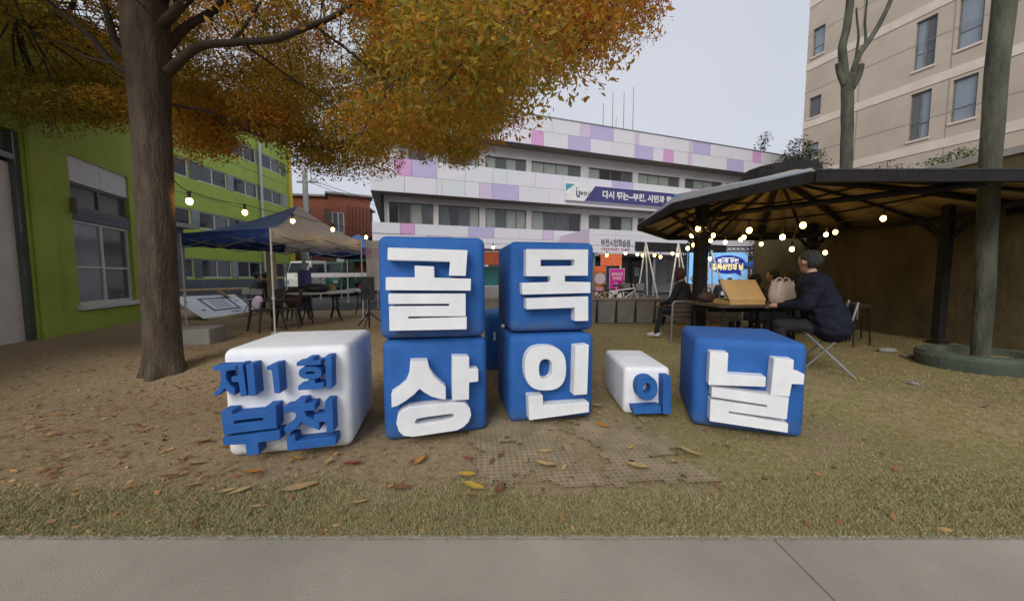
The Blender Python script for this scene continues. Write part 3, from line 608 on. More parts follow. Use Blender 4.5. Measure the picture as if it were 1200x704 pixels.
# ================================================================== LETTER CUBES
LETTERS={
 'B2':[
  [[(0.097,0.714),(0.685,0.702),(0.669,0.503),(0.54,0.505),(0.55,0.612),(0.092,0.621)]],
  [[(0.077,0.494),(0.287,0.492),(0.286,0.581),(0.429,0.576),(0.43,0.49),(0.71,0.482),(0.706,0.389),(0.074,0.397)]],
  [[(0.092,0.371),(0.667,0.366),(0.666,0.189),(0.232,0.195),(0.232,0.179),(0.674,0.183),(0.673,0.087),(0.093,0.091),(0.095,0.275),(0.539,0.272),(0.54,0.288),(0.092,0.292)]],
 ],
 'B':[
  [[(0.211,0.675),(0.341,0.669),(0.352,0.608),(0.386,0.545),(0.424,0.501),(0.476,0.449),(0.475,0.349),(0.429,0.358),(0.364,0.384),(0.313,0.419),(0.276,0.453),(0.231,0.41),(0.173,0.369),(0.111,0.335),(0.068,0.327),(0.068,0.432),(0.126,0.467),(0.176,0.509),(0.202,0.573)]],
  [[(0.532,0.691),(0.664,0.68),(0.663,0.582),(0.737,0.576),(0.736,0.473),(0.662,0.471),(0.659,0.331),(0.528,0.336)]],
  [[(0.099,0.197),(0.109,0.249),(0.141,0.292),(0.197,0.317),(0.324,0.318),(0.561,0.315),(0.629,0.304),(0.667,0.258),(0.676,0.2),(0.655,0.146),(0.613,0.109),(0.559,0.087),(0.32,0.079),(0.218,0.077),(0.149,0.094),(0.116,0.134)],[(0.235,0.197),(0.252,0.217),(0.323,0.223),(0.52,0.229),(0.544,0.212),(0.533,0.188),(0.453,0.176),(0.271,0.17),(0.243,0.177)]],
 ],
 'C2':[
  [[(0.123,0.75),(0.691,0.755),(0.692,0.521),(0.476,0.521),(0.476,0.469),(0.718,0.463),(0.719,0.366),(0.089,0.357),(0.086,0.458),(0.346,0.465),(0.343,0.516),(0.123,0.516)],[(0.253,0.661),(0.566,0.664),(0.567,0.609),(0.253,0.604)]],
  [[(0.124,0.325),(0.697,0.335),(0.701,0.114),(0.574,0.114),(0.572,0.234),(0.127,0.227)]],
 ],
 'C':[
  [[(0.49,0.516),(0.487,0.454),(0.476,0.412),(0.458,0.379),(0.433,0.354),(0.401,0.337),(0.362,0.328),(0.302,0.328),(0.243,0.335),(0.204,0.349),(0.173,0.369),(0.148,0.397),(0.131,0.431),(0.12,0.473),(0.116,0.534),(0.12,0.595),(0.13,0.636),(0.147,0.668),(0.171,0.693),(0.202,0.71),(0.241,0.72),(0.3,0.722),(0.358,0.716),(0.398,0.703),(0.43,0.683),(0.455,0.656),(0.474,0.622),(0.485,0.579)],[(0.364,0.514),(0.363,0.487),(0.36,0.468),(0.354,0.453),(0.346,0.442),(0.336,0.434),(0.323,0.429),(0.304,0.429),(0.285,0.431),(0.273,0.437),(0.263,0.446),(0.255,0.458),(0.249,0.474),(0.245,0.492),(0.244,0.52),(0.245,0.548),(0.248,0.566),(0.254,0.581),(0.262,0.592),(0.272,0.6),(0.284,0.605),(0.303,0.606),(0.322,0.603),(0.335,0.597),(0.345,0.589),(0.353,0.577),(0.359,0.561),(0.363,0.542)]],
  [[(0.573,0.713),(0.697,0.719),(0.688,0.27),(0.562,0.269)]],
  [[(0.148,0.286),(0.279,0.287),(0.284,0.196),(0.708,0.196),(0.71,0.107),(0.158,0.073)]],
 ],
 'D':[
  [[(0.274,0.298),(0.273,0.268),(0.267,0.244),(0.258,0.224),(0.244,0.208),(0.227,0.196),(0.206,0.188),(0.18,0.186),(0.154,0.188),(0.133,0.195),(0.115,0.206),(0.1,0.222),(0.09,0.242),(0.083,0.266),(0.08,0.296),(0.081,0.326),(0.087,0.35),(0.097,0.37),(0.11,0.386),(0.127,0.398),(0.148,0.405),(0.174,0.408),(0.2,0.406),(0.221,0.399),(0.239,0.387),(0.253,0.372),(0.264,0.352),(0.271,0.328)],[(0.209,0.297),(0.209,0.285),(0.207,0.275),(0.203,0.266),(0.199,0.258),(0.192,0.253),(0.185,0.25),(0.176,0.248),(0.168,0.249),(0.16,0.253),(0.154,0.258),(0.148,0.265),(0.144,0.274),(0.142,0.284),(0.141,0.297),(0.141,0.309),(0.143,0.319),(0.147,0.328),(0.152,0.336),(0.158,0.341),(0.165,0.344),(0.174,0.346),(0.183,0.345),(0.19,0.341),(0.196,0.336),(0.202,0.329),(0.206,0.32),(0.208,0.31)]],
  [[(0.32,0.414),(0.39,0.411),(0.402,0.056),(0.328,0.057)]],
  [[(0.049,0.116),(0.311,0.133),(0.313,0.065),(0.064,0.053)]],
 ],
 'E':[
  [[(0.105,0.695),(0.237,0.695),(0.237,0.516),(0.504,0.522),(0.505,0.441),(0.102,0.413)]],
  [[(0.552,0.674),(0.682,0.674),(0.681,0.59),(0.755,0.566),(0.752,0.485),(0.677,0.481),(0.667,0.378),(0.541,0.375)]],
  [[(0.128,0.397),(0.664,0.371),(0.658,0.193),(0.258,0.206),(0.261,0.188),(0.669,0.162),(0.669,0.088),(0.122,0.105),(0.122,0.29),(0.524,0.273),(0.523,0.291),(0.128,0.313)]],
 ],
 'A':[
  [[(0.014,0.714),(0.151,0.712),(0.15,0.682),(0.089,0.674),(0.088,0.617),(0.109,0.576),(0.136,0.549),(0.134,0.502),(0.097,0.526),(0.074,0.556),(0.054,0.529),(0.032,0.509),(0.01,0.503),(0.008,0.528),(0.034,0.555),(0.05,0.594),(0.055,0.644),(0.053,0.68),(0.013,0.684)]],
  [[(0.155,0.718),(0.191,0.719),(0.207,0.493),(0.166,0.492),(0.16,0.593),(0.118,0.596),(0.118,0.635),(0.158,0.636)]],
  [[(0.21,0.715),(0.257,0.72),(0.263,0.493),(0.218,0.493)]],
  [[(0.336,0.694),(0.365,0.708),(0.412,0.713),(0.416,0.498),(0.377,0.5),(0.367,0.666),(0.339,0.67)]],
  [[(0.527,0.716),(0.591,0.718),(0.591,0.742),(0.641,0.742),(0.64,0.719),(0.685,0.72),(0.685,0.688),(0.526,0.687)]],
  [[(0.688,0.629),(0.686,0.615),(0.682,0.605),(0.674,0.598),(0.664,0.593),(0.651,0.589),(0.635,0.588),(0.611,0.588),(0.587,0.591),(0.572,0.594),(0.559,0.599),(0.55,0.606),(0.543,0.613),(0.539,0.623),(0.538,0.637),(0.54,0.651),(0.545,0.66),(0.552,0.667),(0.562,0.672),(0.575,0.676),(0.591,0.678),(0.614,0.677),(0.638,0.675),(0.654,0.672),(0.667,0.667),(0.676,0.66),(0.683,0.652),(0.687,0.643)],[(0.644,0.631),(0.643,0.628),(0.641,0.626),(0.638,0.624),(0.634,0.623),(0.629,0.623),(0.622,0.623),(0.612,0.623),(0.603,0.624),(0.596,0.625),(0.591,0.626),(0.587,0.627),(0.584,0.629),(0.582,0.631),(0.582,0.635),(0.583,0.638),(0.584,0.64),(0.587,0.641),(0.592,0.642),(0.597,0.643),(0.603,0.643),(0.613,0.643),(0.623,0.642),(0.629,0.641),(0.635,0.64),(0.639,0.638),(0.642,0.636),(0.643,0.634)]],
  [[(0.529,0.546),(0.593,0.55),(0.594,0.583),(0.643,0.584),(0.642,0.554),(0.701,0.555),(0.7,0.513),(0.53,0.512)]],
  [[(0.713,0.749),(0.757,0.75),(0.753,0.51),(0.715,0.51)]],
  [[(0.041,0.398),(0.112,0.398),(0.113,0.37),(0.318,0.374),(0.318,0.412),(0.384,0.415),(0.384,0.247),(0.051,0.23)],[(0.119,0.322),(0.297,0.33),(0.298,0.305),(0.119,0.299)]],
  [[(0.041,0.21),(0.399,0.229),(0.406,0.163),(0.26,0.153),(0.263,0.066),(0.184,0.066),(0.179,0.151),(0.045,0.155)]],
  [[(0.427,0.397),(0.505,0.407),(0.507,0.438),(0.575,0.441),(0.574,0.41),(0.637,0.413),(0.635,0.358),(0.565,0.356),(0.578,0.316),(0.625,0.288),(0.66,0.269),(0.658,0.206),(0.589,0.244),(0.542,0.279),(0.505,0.228),(0.435,0.198),(0.426,0.243),(0.48,0.277),(0.509,0.329),(0.503,0.357),(0.428,0.354)]],
  [[(0.701,0.424),(0.753,0.426),(0.754,0.185),(0.706,0.176),(0.705,0.265),(0.625,0.269),(0.624,0.323),(0.7,0.323)]],
  [[(0.441,0.182),(0.496,0.186),(0.499,0.139),(0.767,0.151),(0.768,0.087),(0.441,0.075)]],
 ],
}

BLK = {'A': (-2.067, 2.388, .198, .848, .85, .804, 0, 'white', 'blue', 'white cube tilted to the left with raised blue lettering 제1회 부천'),
 'B': (-1.011, 2.624, .267, .832, .832, .815, 0, 'blue', 'white', 'blue cube with white syllable 상, at the foot of the left stack'),
 'B2': (-1.036, 2.643, .178, .831, .832, .815, .82, 'blue', 'white', 'blue cube with white syllable 골, on top of the left stack'),
 'C': (-.024, 2.975, .177, .80, .78, .80, 0, 'blue', 'white', 'blue cube with white syllable 인, at the foot of the right stack'),
 'C2': (-.017, 3.056, .182, .804, .783, .83, .805, 'blue', 'white', 'blue cube with white syllable 목, on top of the right stack'),
 'D': (1.068, 3.189, -.033, .436, .794, .464, 0, 'white', 'blue', 'small white block with blue syllable 의'),
 'E': (1.59, 2.949, -.337, .82, .86, .79, 0, 'blue', 'white', 'blue cube with white syllable 날, rightmost of the letter cubes'),
 'F': (-.34, 4.35, .1, .8, .8, .78, .06, 'blue', 'white', 'blank blue cube standing behind the two stacks')}
for k, (x, y, a, w, d, h, z, c1, c2, lab) in BLK.items():
    t = thing('letter_cube', lab, 'letter cube', (x, y, z+(.002 if z else 0)), a, 'festival letter cubes')
    if k == 'F': z = 0
    MB().box((0, 0, .004), (w, d, h)).build('body', c1+'_body', t, bevel=.062 if w > .5 else .045, seg=5, smooth=True)
    for loops in LETTERS.get(k, []):
        o = MB().prism(loops, -.11, .0).build('letter_stroke', c2, t, bevel=.0035, seg=1)
    if k == 'F': piece('paper_tag', 'print_w', t, (.10, -.006, .44), (.13, -.001, .55))
    if k == 'C2': MB().ball((-.01, .35, .02), .02, 8, 5).build('strap_end', 'print_w', t)

# ================================================================== RUBBER GROUND MATS
def hole_mat(P0, ex, ey, nx, ny, c, lab):
    t = MB(); rings = 8
    for j in range(ny):
        for i in range(nx):
            cx, cy = (i+.5)*c, (j+.5)*c; vs = []
            ed = min(cx, cy, nx*c-cx, ny*c-cy); wp = P0+ex*cx+ey*cy
            if noise.noise((wp.x*4, wp.y*4, 2))*.8+noise.noise((wp.x*11, wp.y*11, 4))*.5+min(.75, ed*4.5) < .22: continue
            for k in range(rings):
                a = math.pi*2*(k+.5)/rings; r = c*.31
                vs.append((cx+r*math.cos(a), cy+r*math.sin(a), .006))
            sq = [(1, 1), (-1, 1), (-1, -1), (1, -1)]
            for sx, sy in sq: vs.append((cx+sx*c/2, cy+sy*c/2, .006))
            vs += [(v[0], v[1], -.006) for v in vs[:rings]]
            F = []
            for q in range(4):
                b = 8+q; F += [((2*q) % 8, b, (2*q+1) % 8), ((2*q+1) % 8, b, 8+(q+1) % 4, (2*q+2) % 8)]
            F += [(k, (k+1) % 8, 12+(k+1) % 8, 12+k) for k in range(8)]
            t.add(vs, F)
    W_ = [];
    for v in t.v:
        p = P0+ex*v[0]+ey*v[1]; z = hgt(p.x, p.y)+v[2]+.006+.006*noise.noise((p.x*3, p.y*3, 5)); W_.append((p.x, p.y, z))
    t.v = W_; o = t.build('ground_mat', M['mat'], kind='stuff')
    return tag(o, lab, 'ground mat')
M['mat'] = mat('dusty_mat', (.31, .245, .155), (.21, .165, .095), 5, .95, .4, 80)
e = Vector((math.cos(R(6)), math.sin(R(6)), 0)); f = Vector((-e.y, e.x, 0))
hole_mat(Vector((-.28, 1.98, 0)), e, f, 21, 27, .042, 'dusty perforated mat trodden into the dirt in front of the right stack')
hole_mat(Vector((.608, 2.04, 0)), e, f, 18, 24, .042, 'perforated mat half sunk in the lawn in front of the small white block')

# ================================================================== TREES
def limb(pts, r0, r1, n=8, wob=.04):
    P = [Vector(p) for p in pts]; Q = []; Rr = []
    N = 6*(len(P)-1)
    for i in range(N+1):
        t = i/N*(len(P)-1); k = min(int(t), len(P)-2); u = t-k
        p0 = P[max(k-1, 0)]; p1 = P[k]; p2 = P[k+1]; p3 = P[min(k+2, len(P)-1)]
        q = .5*((2*p1)+(p2-p0)*u+(2*p0-5*p1+4*p2-p3)*u*u+(3*p1-p0-3*p2+p3)*u**3)
        q += Vector(noise.noise_vector(q*1.7))*wob*min(1, i/3); Q.append(q); Rr.append(r0+(r1-r0)*(i/N)**.8)
    return Q, Rr
TX, TY = -4.47, 4.32
tree = thing('autumn_tree', 'large autumn tree with thick grey trunk and overhanging orange crown', 'tree', (TX, TY, 0), 0)
tr = MB(); n = 28; vs = []; zs = [-.1, 0, .06, .14, .25, .45, .8, 1.3, 1.9, 2.6, 3.2, 3.7, 4.1, 4.5, 5.1, 5.7]
for j, z in enumerate(zs):
    base = .176+.045*math.exp(-max(0, z)*5)+(.04*sst(3.0, 4.2, z))-(.12*sst(4.3, 5.8, z))
    for k in range(n):
        a = 2*math.pi*k/n
        r = base*(1+.05*math.sin(3*a+1+z*.5)+.03*math.sin(7*a+z)+(.16*math.exp(-max(0, z)*7))*math.sin(5*a+2)+.05*noise.noise((math.cos(a)*2, math.sin(a)*2, z*2)))
        vs.append((TX+r*math.cos(a)+.02*z, TY+r*math.sin(a)+.0*z, z+hgt(TX, TY)-.03))
tr.add(vs, [(j*n+k, j*n+(k+1) % n, (j+1)*n+(k+1) % n, (j+1)*n+k) for j in range(len(zs)-1) for k in range(n)])
tr.build('trunk', 'bark', tree, world=True, smooth=True)
def bp(px, py, Y): return at(px, py, Y)
brs = [([bp(196, 85, 4.3), bp(232, 55, 4.25), bp(275, 50, 4.1), bp(325, 44, 4.0), bp(365, 27, 3.9), bp(405, 8, 3.8), bp(470, -40, 3.7)], .12, .035),
 ([bp(270, 50, 4.1), bp(290, 25, 4.2), bp(310, -5, 4.3), bp(350, -60, 4.4)], .05, .02),
 ([bp(160, 92, 4.3), bp(128, 75, 4.2), bp(100, 42, 4.1), bp(60, 2, 4.0), bp(0, -60, 3.9)], .10, .04),
 ([bp(165, 80, 4.35), bp(140, 58, 4.5), bp(124, 12, 4.6), bp(112, -40, 4.7)], .12, .06),
 ([bp(128, 75, 4.2), bp(95, 66, 4.4), bp(55, 45, 4.6), bp(10, 20, 4.8)], .035, .01),
 ([bp(200, 122, 4.4), bp(240, 128, 4.6), bp(275, 145, 4.9), bp(310, 162, 5.2), bp(350, 172, 5.5), bp(400, 178, 5.9)], .05, .008),
 ([bp(190, 60, 4.4), bp(240, 20, 4.8), bp(330, -30, 5.4), bp(470, 20, 6.2), bp(560, 60, 6.8)], .13, .02),
 ([bp(190, 30, 4.2), bp(300, -60, 3.8), bp(480, -60, 3.6), bp(600, 20, 3.6), bp(680, 60, 3.6)], .12, .015),
 ([bp(290, 55, 4.1), bp(330, 85, 4.5), bp(370, 110, 4.9), bp(420, 150, 5.4), bp(450, 180, 5.8)], .035, .006),
 ([bp(365, 27, 3.9), bp(420, 70, 4.2), bp(470, 110, 4.6), bp(510, 150, 5.0), bp(530, 180, 5.2)], .035, .006),
 ([bp(205, 0, 4.4), Vector((-3.2, 5.6, 6.2)), Vector((-1.8, 7.0, 6.8))], .12, .03),
 ([bp(150, 10, 4.4), Vector((-6.5, 5.6, 6.0)), Vector((-8.6, 7.0, 6.4))], .12, .03),
 ([bp(190, 0, 4.3), Vector((-4.2, 4.6, 6.6)), Vector((-4.0, 5.2, 7.6))], .14, .04)]
BR = []
for pts, r0, r1 in brs:
    q, rr = limb(pts, r0*.45, r1*.5); BR += q; MB().tube(q, rr, 8).build('branch', 'twig' if r0 < .2 else 'bark', tree, world=True, smooth=True)
